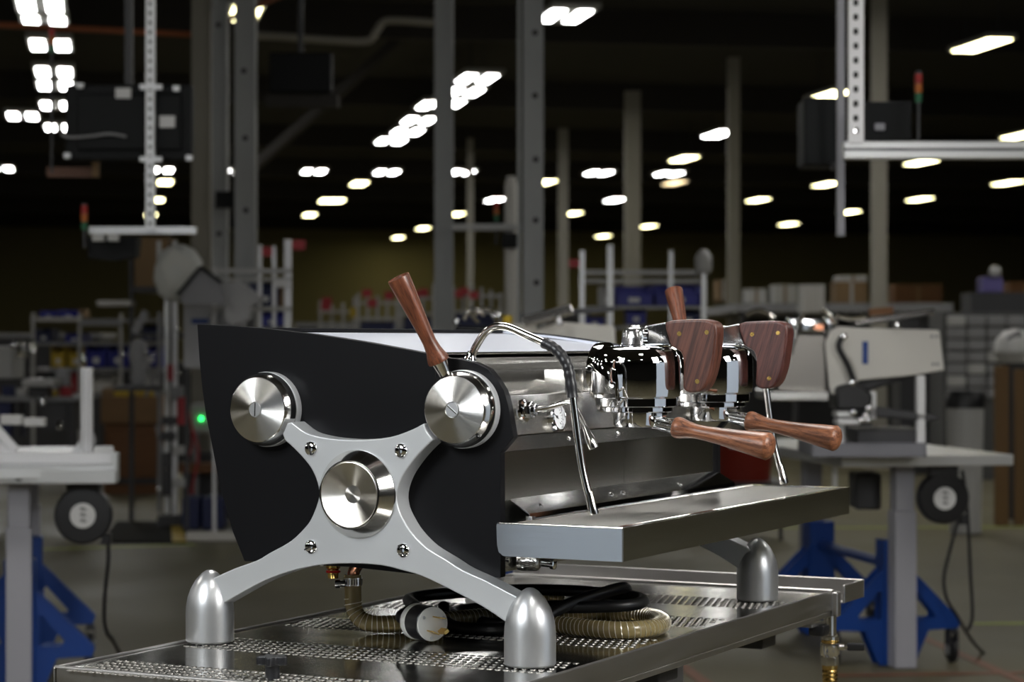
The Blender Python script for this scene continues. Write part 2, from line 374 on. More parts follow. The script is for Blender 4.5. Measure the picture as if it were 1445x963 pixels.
for side in (0, 1):
    f = (lambda y: y) if side == 0 else mir
    obj('side_panel', bev(prism(nb(), PANEL, *ysort(f(.025), f(.041))), .0012, 2, 30), M['black'], esp)
    # thin joint line between the rear panel and the front cheek
    obj('panel_seam', box(nb(), -.1700, -.1690, *ysort(f(.0246), f(.026)), .366, .4462), M['tube'], esp)
    frm = nb()
    X_OUT = ([(-.3983, .3458), (-.3735, .3306), (-.3461, .3242), (-.3134, .3212), (-.2726, .3212), (-.2251, .3263), (-.1901, .3375), (-.1675, .3478), 'F', 'F',
              (-.1536, .3231), (-.1727, .3068), (-.1901, .2883), (-.2058, .2667), (-.2146, .2420), (-.2120, .2211), (-.2023, .2032), (-.1884, .1854), (-.1640, .1653), (-.1306, .1487), (-.1035, .1348), (-.0627, .1203), (-.0126, .0995),
              (.004, .088), (.004, .042), (-.0343, .0634), (-.0720, .0836), (-.1282, .1068), (-.1727, .1229), (-.2076, .1300), (-.2429, .1355), (-.2964, .1355), (-.3507, .1304), (-.4035, .1183), (-.4500, .1012), (-.4876, .0828), (-.5237, .0635),
              (-.556, .046), (-.556, .093), (-.5448, .1005), (-.5030, .1184), (-.4612, .1329), (-.4388, .1449), (-.4006, .1646), (-.3754, .1860), (-.3634, .2004), (-.3525, .2242), (-.3497, .2378), (-.3525, .2548), (-.3615, .2731), (-.3744, .2883), (-.3956, .3068), (-.4104, .3174),
              'R', 'R'])
    segs = [X_OUT[0:8], X_OUT[8:10], X_OUT[10:23], X_OUT[23:25], X_OUT[25:37], X_OUT[37:39], X_OUT[39:53], X_OUT[53:55]]
    sm = []
    for s in segs:
        if s[0] in ('F', 'R'):
            (c0, c1), p, q = ((-.1186, .3680), (-.1675, .3478), (-.1536, .3231)) if s[0] == 'F' else ((-.4614, .3633), (-.4104, .3174), (-.3983, .3458))
            a0, a1 = math.atan2(p[1]-c1, p[0]-c0), math.atan2(q[1]-c1, q[0]-c0)
            r0, r1 = math.hypot(p[0]-c0, p[1]-c1), math.hypot(q[0]-c0, q[1]-c1)
            sm += [(c0+((r0*(6-t)+r1*t)/6*.25+.0555*.75)*math.cos(a0+(a1-a0)*t/6), c1+((r0*(6-t)+r1*t)/6*.25+.0555*.75)*math.sin(a0+(a1-a0)*t/6)) for t in range(1, 6)]
            continue
        sm += [tuple(v[:2]) for v in (cr([(a, b, 0) for a, b in s], 3) if len(s) > 2 else [Vector((a, b, 0)) for a, b in s])]
    prism(frm, sm, *ysort(f(-.012), f(.0255))); bev(frm, .0022, 3, 45)
    sg = -1 if side == 0 else 1
    for cx, cz in ((-.1188, .3681), (-.4612, .3633)):
        lathe(frm, [(0, -.0255), (.0578, -.0255), (.0580, -.0150), (.0572, -.0128), (0, -.0128)], (cx, f(0), cz), (0, sg, 0), 56)
    xf = obj('x_frame', frm, M['paint'], esp, label='silver painted X-shaped side frame')
    for cx in (0, -.5556):
        fo = nb()
        lathe(fo, [(0, .002), (.0352, .002), (.0374, .0045), (.0375, .045), (.0368, .058), (.0345, .071), (.0300, .084), (.0225, .0975), (.0125, .1085), (.0055, .1128), (0, .1136)], (cx, f(0), 0), (0, 0, 1), 48)
        ft = obj('foot', fo, M['foot'], esp)
        obj('foot_pad', lathe(nb(), [(0, 0), (.031, 0), (.031, .0022), (0, .0022)], (cx, f(0), 0), (0, 0, 1), 32), M['rubber'], ft)
    for k, (cx, cz) in enumerate(((-.1188, .3681), (-.4612, .3636))):
        kb = obj('knob', lathe(nb(), [(.0560, -.0135), (.0566, -.0110), (.0563, -.0050), (.0548, .0010), (.0518, .0070), (.0498, .0098), (.0488, .0104), (.0192, .0152), (.0180, .0154), (.0122, .0164), (.0114, .0158), (.0114, .0135), (0, .0135)], (cx, f(0), cz), (0, sg, 0), 96), [M['turned'], M['bevelsteel']], esp, sharp=12)
        for pl_ in kb.data.polygons:
            c3 = pl_.center; pl_.material_index = 1 if math.hypot(c3.x-.27-cx, c3.z-cz) > .0490 else 0
        sc = obj('screw', lathe(nb(), [(0, .0130), (.0106, .0130), (.0106, .0163), (.0102, .0167), (0, .0168)], (cx, f(0), cz), (0, sg, 0), 40), M['foot'], kb, sharp=20)
        a = math.radians(-38 if k == 0 else 88)
        sl = nb(); obox(sl, (cx, f(-.0166), cz), (math.cos(a), 0, math.sin(a)), (0, 1, 0), (-math.sin(a), 0, math.cos(a)), .0100, .0006, .0009)
        obj('screw_slot', sl, M['slot'] if k else M['tube'], kb)
    hb = obj('centre_hub', lathe(nb(), [(.0640, .0110), (.0660, .0125), (.0655, .0150), (.0520, .0345), (.0508, .0352), (.0498, .0345), (.0495, .0250), (0, .0250)], (-.2818, f(0), .2403), (0, sg, 0), 96), M['bevelsteel'], esp, sharp=12)
    obj('hub_dish', lathe(nb(), [(.0485, .0255), (.0488, .0362), (.0478, .0366), (.0010, .0215), (0, .0214)], (-.2818, f(0), .2403), (0, sg, 0), 96), M['turned_dark'], hb, sharp=12)
    for (cx, cz), an in zip(((-.3633, .3061), (-.2069, .3064), (-.3633, .1576), (-.2033, .1590)), (112, 100, 25, 125)):
        sc = obj('screw', lathe(nb(), [(.0113, .0115), (.0113, .0128), (.0100, .0150), (.0070, .0168), (.0035, .0175), (0, .0176)], (cx, f(0), cz), (0, sg, 0), 28), M['chrome'], esp)
        a = math.radians(an); sl = nb()
        obox(sl, (cx, f(-.0162), cz), (math.cos(a), 0, math.sin(a)), (0, 1, 0), (-math.sin(a), 0, math.cos(a)), .0098, .0014, .0011)
        obj('screw_slot', sl, M['slot'], sc)
    # steam lever: ferrule and flared walnut handle
    lc, d = (Vector((-0.1230, f(0.0234), 0.3664)), Vector((-0.2874, -0.3627, 0.8865))) if side == 0 else (Vector((-.1186, f(.006), .368)), Vector((-.328, .318, .890)).normalized())
    lv = obj('steam_lever', lathe(nb(), [(0, .054), (.0062, .054), (.0062, .060), (.0098, .060), (.0125, .0815), (0, .0815)], lc, d, 28), M['tube'], esp, label='steel lever ferrule')
    WL_ = wood('walnut_lever_%d' % side, d, (.045, .015, .009), (.205, .066, .032), 1.0, .33)
    obj('lever_handle', lathe(nb(), [(0, .0810), (.0158, .0810), (.0164, .0840), (.0150, .0900), (.0118, .1010), (.0104, .1140), (.0110, .1300), (.0136, .1700), (.0160, .2020), (.0168, .2170), (.0164, .2195), (.0130, .2195), (.0125, .2180), (0, .2180)], lc, d, 40), WL_, lv, label='walnut handle')
    # steam wand on the front corner
    yw = .06
    wp = [(-.1300, f(yw), .4400), (-.1262, f(yw), .4480), (-.1196, f(yw), .4611), (-.1065, f(yw), .4790), (-.0947, f(yw), .4874), (-.0805, f(yw), .4905), (-.0628, f(yw), .4878), (-.0360, f(yw), .4774), (-.0080, f(yw), .4664), (.0080, f(yw), .4585), (.0205, f(yw), .4480), (.0300, f(yw), .4330), (.0345, f(yw), .4170), (.0391, f(yw), .3860), (.0528, f(yw), .2936), (.0680, f(yw), .2330)]
    wa = obj('steam_wand', tube(nb(), cr(wp, 5), .0058, 16), M['tube'], esp)
    obj('wand_tip', lathe(nb(), [(.0058, -.030), (.0072, -.010), (.0080, 0), (.0076, .0035), (0, .0035)], (.0722, f(yw), .2200), (.0152, 0, -.0660), 20), M['tube'], wa)
    slv = cr(wp[8:14], 6); rs = [.0082+.0006*math.sin(i*1.7) for i in range(len(slv))]
    obj('rubber_grip', tube(nb(), slv, rs, 16), M['rubber'], wa, label='black rubber grip')
    obj('wand_ball_joint', lathe(nb(), [(0, -.006), (.010, -.006), (.0115, -.001), (.0100, .004), (.0070, .009), (.0066, .014), (0, .014)], (-.1305, f(yw), .4385), (.25, 0, 1), 24), M['chrome'], wa)

YI0, YI1 = .0415, W-.0415
BODY = [(-.505, .128), (-.55, .25), (-.573, .40), (-.578, .465), (-.49, .4735), (-.19, .4430), (-.150, .4370), (-.125, .4325), (-.108, .425), (-.092, .415), (-.080, .402), (-.072, .389), (-.072, .128)]
obj('body_shell', prism(nb(), BODY, YI0, YI1), M['black'], esp)
HOOD = cr([(-.186, .4428, 0), (-.150, .4375, 0), (-.1240, .4350, 0), (-.1050, .4290, 0), (-.0900, .4210, 0), (-.0760, .4085, 0), (-.0680, .3960, 0), (-.0650, .3895, 0)], 4)
obj('front_hood', sheet(nb(), [(p.x, p.y) for p in HOOD], YI0, YI1, -.0015), M['hood'], esp, label='curved brushed steel hood')
obj('front_panel', bev(prism(nb(), [(-.072, .3885), (-.0530, .3885), (-.0450, .3300), (-.0500, .3290), (-.072, .3290)], YI0, YI1), .0010, 2), M['hood'], esp)
obj('lower_bevel', prism(nb(), [(-.072, .3285), (-.0450, .3285), (-.0658, .3055), (-.072, .3055)], YI0, YI1), M['steel'], esp)
obj('backsplash', prism(nb(), [(-.072, .3050), (-.0658, .3050), (-.0658, .150), (-.072, .150)], YI0, .475), M['steel'], esp)
obj('backsplash', prism(nb(), [(-.072, .3050), (-.0658, .3050), (-.0658, .150), (-.072, .150)], .4765, YI1), M['steel'], esp)
obj('top_cover', prism(nb(), [(-.492, .4822), (-.190, .4515), (-.1860, .4470), (-.190, .4480), (-.492, .4780)], YI0, YI1), M['cover'], esp, label='steel cup warmer cover with its bright reflection put into the colour')
obj('cover_rail', tube(nb(), [(-.1865, YI0, .4492), (-.1865, YI1, .4492)], .0024, 10), M['tube'], esp)
RP = [(-.510, .130), (-.555, .245), (-.580, .360), (-.590, .450), (-.590, .4905), (-.494, .4888), (-.494, .4835), (-.582, .4835), (-.582, .450), (-.572, .360), (-.547, .245), (-.502, .130)]
obj('rear_panel', prism(nb(), RP, YI0, YI1), M['black'], esp)
tp = [p for p in P_TOP if -.52 < p[0] < -.14]
obj('panel_reflection', prism(nb(), [(x, z-.0022) for x, z in tp]+[(x, z-.0065) for x, z in tp[::-1]], W-.0425, W-.0412), M['cover'], esp, label='bright reflection on the inner face of the far side panel, built as a strip')  # thin bright strip stands in for a reflection on the panel
obj('lower_body', bev(prism(nb(), [(-.30, .128), (-.30, .150), (-.0660, .150), (-.0660, .128)], YI0, YI1), .001), M['steel'], esp)
kn = nb(); lathe(kn, [(0, 0), (.0118, 0), (.0122, .003), (.0118, .030), (.009, .033), (0, .033)], (-.062, .085, .140), (1, 0.2, 0), 24)
kb = obj('knurled_knob', kn, M['steel'], esp)
ks = nb()
for k in range(24):
    a = 2*PI*k/24; ax = Vector((1, .2, 0)).normalized(); u = Vector((0, 0, 1)); v = ax.cross(u)
    for s in (-1, 1):
        pts = [Vector((-.062, .085, .140))+ax*(.004+.024*t)+(u*math.cos(a+s*.5*t)+v*math.sin(a+s*.5*t))*.0122 for t in (0, .5, 1)]
        tube(ks, pts, .0006, 4)
obj('knurling', ks, M['tube'], kb)
obj('drain_screw', lathe(nb(), [(0, 0), (.006, 0), (.006, .030), (.0085, .030), (.0085, .036), (.004, .038), (0, .038)], (-.062, .135, .136), (1, 0, -.05), 16), M['chrome'], esp)
obj('drain_screw', lathe(nb(), [(0, 0), (.003, 0), (.003, .006), (0, .007)], (-.0655, .052, .145), (1, 0, 0), 12), M['chrome'], esp)
# bent splash flange behind the tray
fl = obj('splash_flange', sheet(nb(), [(-.0650, .2330), (-.0320, .2135), (-.0305, .2095), (-.0370, .2088)], .060, .880, .0014), M['mirror'], esp)
for y, z in ((.125, .222), (.380, .222), (.425, .2215), (.66, .222)):
    obj('flange_screw', lathe(nb(), [(0, -.001), (.0052, -.001), (.0052, .0015), (.0030, .0032), (0, .0036)], (-.046, y, .2225), (.5, 0, .86), 18), M['chrome'], fl)
for y, r in ((.245, .0035), (.425, .0062), (.70, .0062)):
    obj('bevel_screw', lathe(nb(), [(0, -.001), (r, -.001), (r, .002), (r*.5, .0036), (0, .004)], (-.0555, y, .3170), (.74, 0, -.67), 18), M['chrome'], esp)
obj('hood_screw', lathe(nb(), [(0, -.002), (.0042, -.002), (.0042, .0015), (.002, .003), (0, .003)], (-.0688, .0535, .3965), (.93, 0, .35), 18), M['chrome'], esp)
# pressure gauges
for yg in (.176, W-.176):
    g = obj('pressure_gauge', lathe(nb(), [(.0150, -.004), (.0228, -.004), (.0232, .006), (.0222, .010), (.0195, .0105), (.0190, .007), (.0190, .004), (0, .004)], (-.0480, yg, .3525), (1, 0, .13), 40), M['chrome'], esp)
    obj('dial', lathe(nb(), [(0, .0043), (.0188, .0043), (.0188, .0052), (0, .0052)], (-.0480, yg, .3525), (1, 0, .13), 36), M['dial'], g)
    tk = nb(); ax = Vector((1, 0, .13)).normalized(); up = Vector((-.13, 0, 1)).normalized(); sd = Vector((0, 1, 0)); o = Vector((-.0480, yg, .3525))+ax*.0054
    for k in range(17):
        a = math.radians(-135+270*k/16); dd = up*math.cos(a)+sd*math.sin(a)
        L = .0045 if k % 4 == 0 else .0025
        obox(tk, o+dd*(.0172-L/2), dd, ax, dd.cross(ax), L/2, .0003, .0005 if k % 4 == 0 else .0003)
    a = math.radians(-60); dd = up*math.cos(a)+sd*math.sin(a); obox(tk, o+dd*.004, dd, ax, dd.cross(ax), .0095, .0004, .0007)
    lathe(tk, [(0, -.0005), (.0022, -.0005), (.0022, .0012), (0, .0012)], o, ax, 14)
    obj('dial_marks', tk, M['slot'], g, label='black gauge needle and scale ticks')
    # hot water joint, hex nut and spout
yj = .0775
j = obj('hot_water_joint', lathe(nb(), [(0, -.004), (.0175, -.004), (.0180, .001), (.0165, .003), (.0110, .0045), (.0110, .007), (0, .007)], (-.0495, yj, .3650), (1, 0, .13), 36), M['chrome'], esp)
obj('hex_nut', bev(lathe(nb(), [(0, .0065), (.0125, .0065), (.0125, .0165), (0, .0165)], (-.0495, yj, .3650), (1, 0, .13), 6), .0012, 2), M['chrome'], j)
obj('hex_nut', bev(lathe(nb(), [(0, .0165), (.0085, .0165), (.0085, .0225), (0, .0225)], (-.0495, yj, .3650), (1, 0, .13), 6), .0010, 2), M['chrome'], j)
hw = [(-.0290, .079, .3672), (-.0180, .082, .3690), (-.004, .086, .3725), (.010, .089, .3765), (.0200, .090, .3768), (.0275, .090, .3705), (.0340, .090, .3600), (.0460, .090, .3400)]
sp = obj('hot_water_spout', tube(nb(), cr(hw, 5), .0042, 14), M['tube'], esp)
obj('spout_nozzle', lathe(nb(), [(.0042, -.006), (.0048, .004), (.0070, .016), (.0076, .030), (.0072, .0325), (.0060, .0320), (0, .0320)], (.0455, .090, .3410), (.42, 0, -.91), 22), M['tube'], sp)

# group heads
WP = [(.0874, .4968), (.1166, .5010), (.1420, .5018), (.1556, .5010), (.1684, .4965), (.1733, .4859), (.1717, .4620), (.1667, .4293), (.1588, .4053), (.1492, .3933), (.1363, .3896), (.1240, .3905), (.1185, .3960), (.1174, .4050), (.1184, .4350), (.1136, .4516), (.0989, .4596), (.0939, .4742)]
for gi, gy in enumerate((.302, .612)):
    gx = .033; tint = ((.038, .014, .010), (.130, .048, .032)) if gi == 0 else ((.032, .010, .009), (.108, .036, .028))
    gp = obj('group_head', lathe(nb(), [(.0615, .3800), (.0680, .3830), (.0690, .3900), (.0692, .4200), (.0690, .4350), (.0668, .4455), (.0610, .4540), (.0530, .4590), (.0420, .4605), (0, .4606)], (gx, gy, 0), (0, 0, 1), 72), M['chrome'], esp, label='chrome dome of the brewing group')
    obj('group_neck', lathe(nb(), [(0, -.060), (.0455, -.060), (.0470, -.050), (.0465, -.042), (.0410, -.036), (.0390, -.020), (.0400, .005), (0, .005)], (gx-.033+.028, gy, .4200), (1, 0, 0), 56), M['chrome'], gp)
    shl = nb(); NS = 36; R_ = []
    for k in range(NS+1):
        a = math.radians(92+176*k/NS); zt = .4250+.0230*math.sin(PI*k/NS); ca, sa = math.cos(a), math.sin(a)
        R_.append([shl.verts.new((gx+ca*r_, gy+sa*r_, z_)) for r_, z_ in ((.0700, .3815), (.0728, .3815), (.0733, zt-.0015), (.0727, zt), (.0706, zt))])
    for A, B in zip(R_, R_[1:]):
        for q in range(5): shl.faces.new((A[q], A[(q+1) % 5], B[(q+1) % 5], B[q]))
    shl.faces.new(R_[0]); shl.faces.new(R_[-1][::-1])
    obj('group_shroud', shl, M['chrome'], gp, label='chrome half shell with slanted rim behind the dome')
    obj('group_collar', lathe(nb(), [(0, .3670), (.0625, .3670), (.0637, .3682), (.0637, .3800), (.0625, .3812), (0, .3812)], (gx, gy, 0), (0, 0, 1), 64), M['chrome'], gp)
    rg = nb(); lathe(rg, [(0, .3585), (.0555, .3585), (.0572, .3600), (.0572, .3655), (.0555, .3672), (0, .3672)], (gx, gy, 0), (0, 0, 1), 64)
    for a in (60, 180, 300):
        dd = Vector((math.cos(math.radians(a)), math.sin(math.radians(a)), 0)); obox(rg, Vector((gx, gy, .3620))+dd*.0575, dd, (-dd.y, dd.x, 0), (0, 0, 1), .0035, .012, .0032)
    obj('lock_ring', rg, M['chrome'], gp)
    cp = obj('valve_cap', lathe(nb(), [(0, .4600), (.0240, .4600), (.0242, .4620), (.0226, .4635), (.0218, .4720), (.0205, .4820), (.0180, .4870), (.0135, .4895), (.0085, .4902), (.0080, .4925), (.0050, .4938), (0, .4940)], (gx-.001, gy, 0), (0, 0, 1), 48), M['satinchrome'], gp)
    lk = nb(); prism(lk, [(.0520, .4612), (.0520, .4880), (.0560, .4915), (.0890, .4975), (.0935, .4742), (.0985, .4612)], gy-.0150, gy+.0150); bev(lk, .0030, 3, 30)
    obj('paddle_link', lk, M['mirror'], gp, label='polished steel link between cap and paddle')
    obj('link_ring', lathe(nb(), [(.0150, -.003), (.0185, -.003), (.0185, .003), (.0150, .003)], (.0560, gy, .4750), (1, 0, 0), 32, closed=True), M['chrome'], gp)
    pd_ = nb(); prism(pd_, [tuple(v[:2]) for v in cr([(a, b, 0) for a, b in WP], 2, True)], gy-.0165, gy+.0165); bev(pd_, .0042, 3, 40)
    pdl = obj('paddle', pd_, wood('walnut_paddle_%d' % gi, (.30, 0, .95), tint[0], tint[1], 1.0, .36), esp, label='walnut brew paddle with three brass pins')
    for k, (px_, pz_) in enumerate(((.1119, .4795), (.1572, .4816), (.1417, .4067))):
        obj('brass_pin', lathe(nb(), [(0, -.0168), (.0036, -.0168), (.0038, -.0160), (.0038, .0160), (.0036, .0168), (0, .0168)], (px_, gy, pz_), (0, 1, 0), 20), M['brass'], pdl)
    # mounting block between neck and hood
    obj('group_mount', bev(box(nb(), -.075, -.0385, gy-.105, gy-.040, .3885, .4250), .0012, 2), M['steel'], gp)
# drip tray
TX0, TX1, TY0, TY1, TZ0, TZ1 = -.037, .1612, -.0337, .9474, .1604, .2078
rr = []
for cx, cz, a0 in ((TX0+.006, TZ1-.004, 180), (TX0+.008, TZ0+.008, 270)):
    pass
prof = [(TX1, TZ0), (TX1, TZ1-.0008), (TX1-.0008, TZ1), (TX0+.004, TZ1), (TX0+.0012, TZ1-.0012), (TX0, TZ1-.004), (TX0+.001, TZ0+.016), (TX0+.0035, TZ0+.006), (TX0+.010, TZ0+.0008), (TX0+.014, TZ0)]
tr = nb()
# outer walls: end plates, front and a bottom, open on top
prism(tr, prof, TY0, TY0+.0015); prism(tr, prof, TY1-.0015, TY1)
box(tr, TX1-.0015, TX1, TY0+.0012, TY1-.0012, TZ0, TZ1)
box(tr, TX0+.012, TX1-.001, TY0+.001, TY1-.001, TZ0, TZ0+.0015)
box(tr, TX0+.004, TX0+.0055, TY0+.001, TY1-.001, TZ0+.004, TZ1-.002)
tray = obj('drip_tray', tr, M['tray'], esp, label='polished steel drip tray')
rim = nb()
box(rim, TX1-.0110, TX1-.0006, TY0, TY1, TZ1-.0016, TZ1); box(rim, TX0+.002, TX0+.026, TY0, TY1, TZ1-.0016, TZ1)
box(rim, TX0+.02, TX1-.010, TY0, TY0+.014, TZ1-.0016, TZ1); box(rim, TX0+.02, TX1-.010, TY1-.030, TY1, TZ1-.0016, TZ1)
obj('tray_rim', rim, M['tray'], tray)
obj('rim_edge', tube(nb(), [(TX1-.0005, TY0, TZ1-.0004), (TX1-.0005, TY1, TZ1-.0004)], .0009, 8), M['tube'], tray)
obj('rim_edge', tube(nb(), [(TX0+.004, TY0+.0004, TZ1-.0004), (TX1-.0005, TY0+.0004, TZ1-.0004)], .0009, 8), M['tube'], tray)
obj('rim_edge', tube(nb(), [(TX1-.0004, TY0+.0004, TZ1-.0004), (TX1-.0004, TY0+.0004, TZ0+.0004)], .0008, 8), M['tube'], tray)
gr = nb(); box(gr, TX0+.027, TX1-.0125, TY0+.015, TY1-.031, TZ1-.0030, TZ1-.0012)
obj('tray_grate', gr, perforated('perforated_grate', (.66, .65, .62), .0036, .00105), tray, label='finely perforated steel tray grate')
rl = nb()
for x in (TX0+.0265, TX1-.0120): tube(rl, [(x, TY0+.014, TZ1), (x, TY1-.030, TZ1)], .0011, 6)
obj('grate_frame', rl, M['tube'], tray)
obj('tray_hook', bev(box(nb(), -.0365, -.026, .058, .070, .2078, .2105), .0006), M['tube'], tray)
# fittings below the body
fit = obj('overflow_fitting', lathe(nb(), [(0, .129), (.0120, .129), (.0120, .1030), (.0090, .1010), (.0090, .0880), (.0082, .0860), (0, .0860)], (-.455, .20, 0), (0, 0, 1), 24), M['brass'], esp, label='brass fitting with a red seal')
obj('seal_ring', lathe(nb(), [(.0085, .0988), (.0116, .0988), (.0116, .0955), (.0085, .0955)], (-.455, .20, 0), (0, 0, 1), 24, closed=True), M['red'], fit)
cu = obj('drain_elbow', tube(nb(), cr([(-.400, .20, .130), (-.402, .20, .118), (-.412, .20, .106), (-.417, .20, .094), (-.418, .20, .070)], 5), .0098, 18), M['copper'], esp, label='copper drain elbow')
for x, y in ((-.477, .20), (-.382, .22), (-.370, .22)):
    obj('underside_bolt', lathe(nb(), [(0, .129), (.0040, .129), (.0040, .1065), (.0025, .1045), (0, .1045)], (x, y, 0), (0, 0, 1), 10), M['white'], esp)

# portafilters
for gi, gy in enumerate((.302, .612)):
    gx = .033
    pf = empty('portafilter', (gx, gy, .334), ('nearer chrome portafilter with long walnut handle, locked in the left brewing group', 'farther chrome portafilter with walnut handle, locked in the right brewing group')[gi], 'portafilter', 'portafilters in the two brewing groups')
    obj('basket', lathe(nb(), [(0, .3345), (.0300, .3345), (.0335, .3360), (.0352, .3400), (.0356, .3580), (0, .3580)], (gx, gy, 0), (0, 0, 1), 56), M['chrome'], pf)
    obj('lug', bev(box(nb(), gx+.030, gx+.050, gy-.012, gy+.004, .3500, .3605), .002, 2), M['chrome'], pf)
    a = Vector((.0640, gy, .3478)); b = Vector((.2505, gy, .3100)); d = Vector((.153, 0, -.0268)).normalized()
    obj('neck', lathe(nb(), [(0, -.004), (.0092, -.004), (.0095, .004), (.0105, .012), (.0128, .034), (.0132, .038), (0, .038)], (.0625, gy, .3425), d, 28), M['chrome'], pf)
    h0 = Vector((.0975, gy, .3360))
    obj('handle', lathe(nb(), [(0, 0), (.0150, 0), (.0162, .0025), (.0168, .0060), (.0163, .0110), (.0140, .0200), (.0118, .0300), (.0110, .0390), (.0113, .0520), (.0130, .0780), (.0160, .1080), (.0190, .1330), (.0206, .1490), (.0212, .1545), (.0206, .1556), (.0180, .1592), (.0130, .1622), (.0070, .1640), (0, .1646)], h0, d, 48), wood('walnut_handle_%d' % gi, d, (.075, .026, .014), (.33, .130, .062), 1.0, .36), pf, label='turned walnut handle')

# reflector boards added out of view, tinted blue for the polished metal's reflections
def board(x, y, ang, w_, z0, z1, label):
    r = empty('reflector_board', (x, y, FLOOR), label, 'reflector board', None, ang)
    obj('board', bev(box(nb(), -w_/2, w_/2, -.004, .004, z0-FLOOR, z1-FLOOR), .001, 1), M['boardblue'], r, local=True)
    for sx in (-1, 1): obj('stand_leg', tube(nb(), [(sx*w_*.4, .006, z0-FLOOR+.1), (sx*w_*.4, .02, .4), (sx*w_*.4, .05, .012)], .012, 10), M['dgrey'], r, local=True)
    obj('stand_foot', box(nb(), -w_*.45, w_*.45, -.2, .25, 0, .012), M['dgrey'], r, local=True)
board(-.76, -2.10, math.radians(-26), .62, -.35, .36, 'added bluish reflector board left of the camera, out of the picture')
board(1.46, .42, math.radians(92), .95, -.45, .72, 'added bluish reflector board right of the machine, out of the picture')

# ------------------------------------------------------------------ drain hose and power cord under the machine
hosep = [(-.418, .20, .094), (-.418, .20, .062), (-.416, .20, .040), (-.405, .202, .023), (-.385, .210, .0155), (-.352, .235, .0150), (-.31, .30, .0150), (-.270, .375, .0150), (-.190, .470, .0150), (-.10, .520, .0150), (-.030, .500, .0150), (.018, .440, .0150), (.030, .375, .0150), (.008, .330, .0150), (-.040, .318, .0150), (-.100, .330, .0150), (-.170, .345, .0155), (-.230, .385, .020), (-.285, .450, .032), (-.30, .53, .034), (-.24, .60, .020)]
hs = empty('drain_hose', (-.10, .43, .0), 'ribbed amber plastic drain hose coiled on the cart top under the machine', 'hose')
HP = cr(hosep, 8)
obj('hose_tube', tube(nb(), HP, .0138, 18), M['hose'], hs)
obj('wire_spiral', helix(nb(), HP[10:], .0139, .00075, .0082, 4, 12), M['wire'], hs, label='pale wire spiral in the hose wall')
cl = nb(); lathe(cl, [(.0139, -.0065), (.0152, -.0065), (.0152, .0065), (.0139, .0065)], (-.418, .20, .0830), (0, 0, 1), 36, closed=True)
clp = obj('hose_clamp', cl, M['tube'], hs, label='steel hose clamp with screw')
sl = nb()
for k in range(22):
    a = 2*PI*k/22; dd = Vector((math.cos(a), math.sin(a), 0)); obox(sl, Vector((-.418, .20, .0830))+dd*.0152, dd, (-dd.y, dd.x, 0), (0, 0, 1), .0003, .0008, .0042)
obj('clamp_slots', sl, M['slot'], clp)
cs = nb(); lathe(cs, [(0, 0), (.005, 0), (.005, .008), (.0068, .008), (.0068, .016), (0, .016)], (-.424, .187, .080), (-1, -.35, -.05), 16); obj('clamp_screw', cs, M['chrome'], clp)
cord = empty('power_cord', (-.22, .40, 0), 'thick black power cord coiled over the hose, with a round white-faced twist-lock plug', 'power cord')
PC = Vector((-.2440, .150, .0300)); pax = (CAM-PC); pax.z = .06; pax = (pax.normalized()+RGT*.62).normalized()
back = PC-pax*.075
cp = [tuple(back), tuple(back-pax*.02+Vector((0, 0, .004))), (-.330, .245, .042), (-.372, .300, .046), (-.372, .370, .046), (-.310, .450, .048), (-.210, .500, .050), (-.110, .510, .048), (-.045, .490, .046), (-.022, .440, .044), (-.045, .400, .042), (-.100, .375, .040), (-.160, .360, .038), (-.225, .350, .010), (-.30, .37, .010), (-.36, .43, .012), (-.33, .53, .012), (-.22, .58, .012), (-.12, .57, .030), (-.075, .50, .060), (-.085, .43, .058), (-.115, .360, .044), (-.150, .300, .018), (-.210, .270, .0102), (-.290, .290, .0102), (-.34, .36, .030)]
obj('cable', tube(nb(), cr(cp, 7), .0098, 14), M['rubber'], cord)
pl = nb(); lathe(pl, [(0, -.080), (.0135, -.080), (.0150, -.070), (.0190, -.060), (.0262, -.050), (.0274, -.044), (.0274, -.004), (.0262, -.0025), (0, -.0025)], PC, pax, 40)
plug = obj('plug', pl, M['rubber'], cord, label='black plug body')
obj('plug_face', lathe(nb(), [(0, -.003), (.0262, -.003), (.0268, -.001), (.0264, .0008), (.0255, .0012), (0, .0012)], PC, pax, 44), M['white'], plug, label='white plug face')
obj('plug_shell', lathe(nb(), [(.0240, -.052), (.0262, -.055), (.0284, -.050), (.0284, -.040), (.0262, -.038)], PC, pax, 40, closed=True), M['white'], plug, label='white ring of the plug back')
pu = Vector((0, 0, 1)); ps = pax.cross(pu).normalized()*-1; pu = ps.cross(pax)*-1 if ps.cross(pax).z < 0 else ps.cross(pax)
ps = RGT-pax*RGT.dot(pax); ps.normalize(); pu = pax.cross(ps); pu = pu if pu.z > 0 else -pu
for sx, sz, an in ((.006, .0105, -10), (-.005, -.0120, -25), (.0135, -.0110, 35)):
    a = math.radians(an); u = ps*math.cos(a)+pu*math.sin(a); v = pax.cross(u)
    pr_ = nb(); obox(pr_, PC+ps*sx+pu*sz+pax*.010, u, v, pax, .0068 if sx < .01 else .0045, .0009 if sx < .01 else .0028, .0095); obj('prong', bev(pr_, .0003, 1), M['brass'], plug)
for sx, sz in ((-.0165, .0110), (.0180, .0085), (-.003, -.0215)):
    obj('plug_screw', lathe(nb(), [(0, .0005), (.0027, .0005), (.0027, .0020), (.0018, .0026), (0, .0026)], PC+ps*sx+pu*sz, pax, 14), M['alu'], plug)

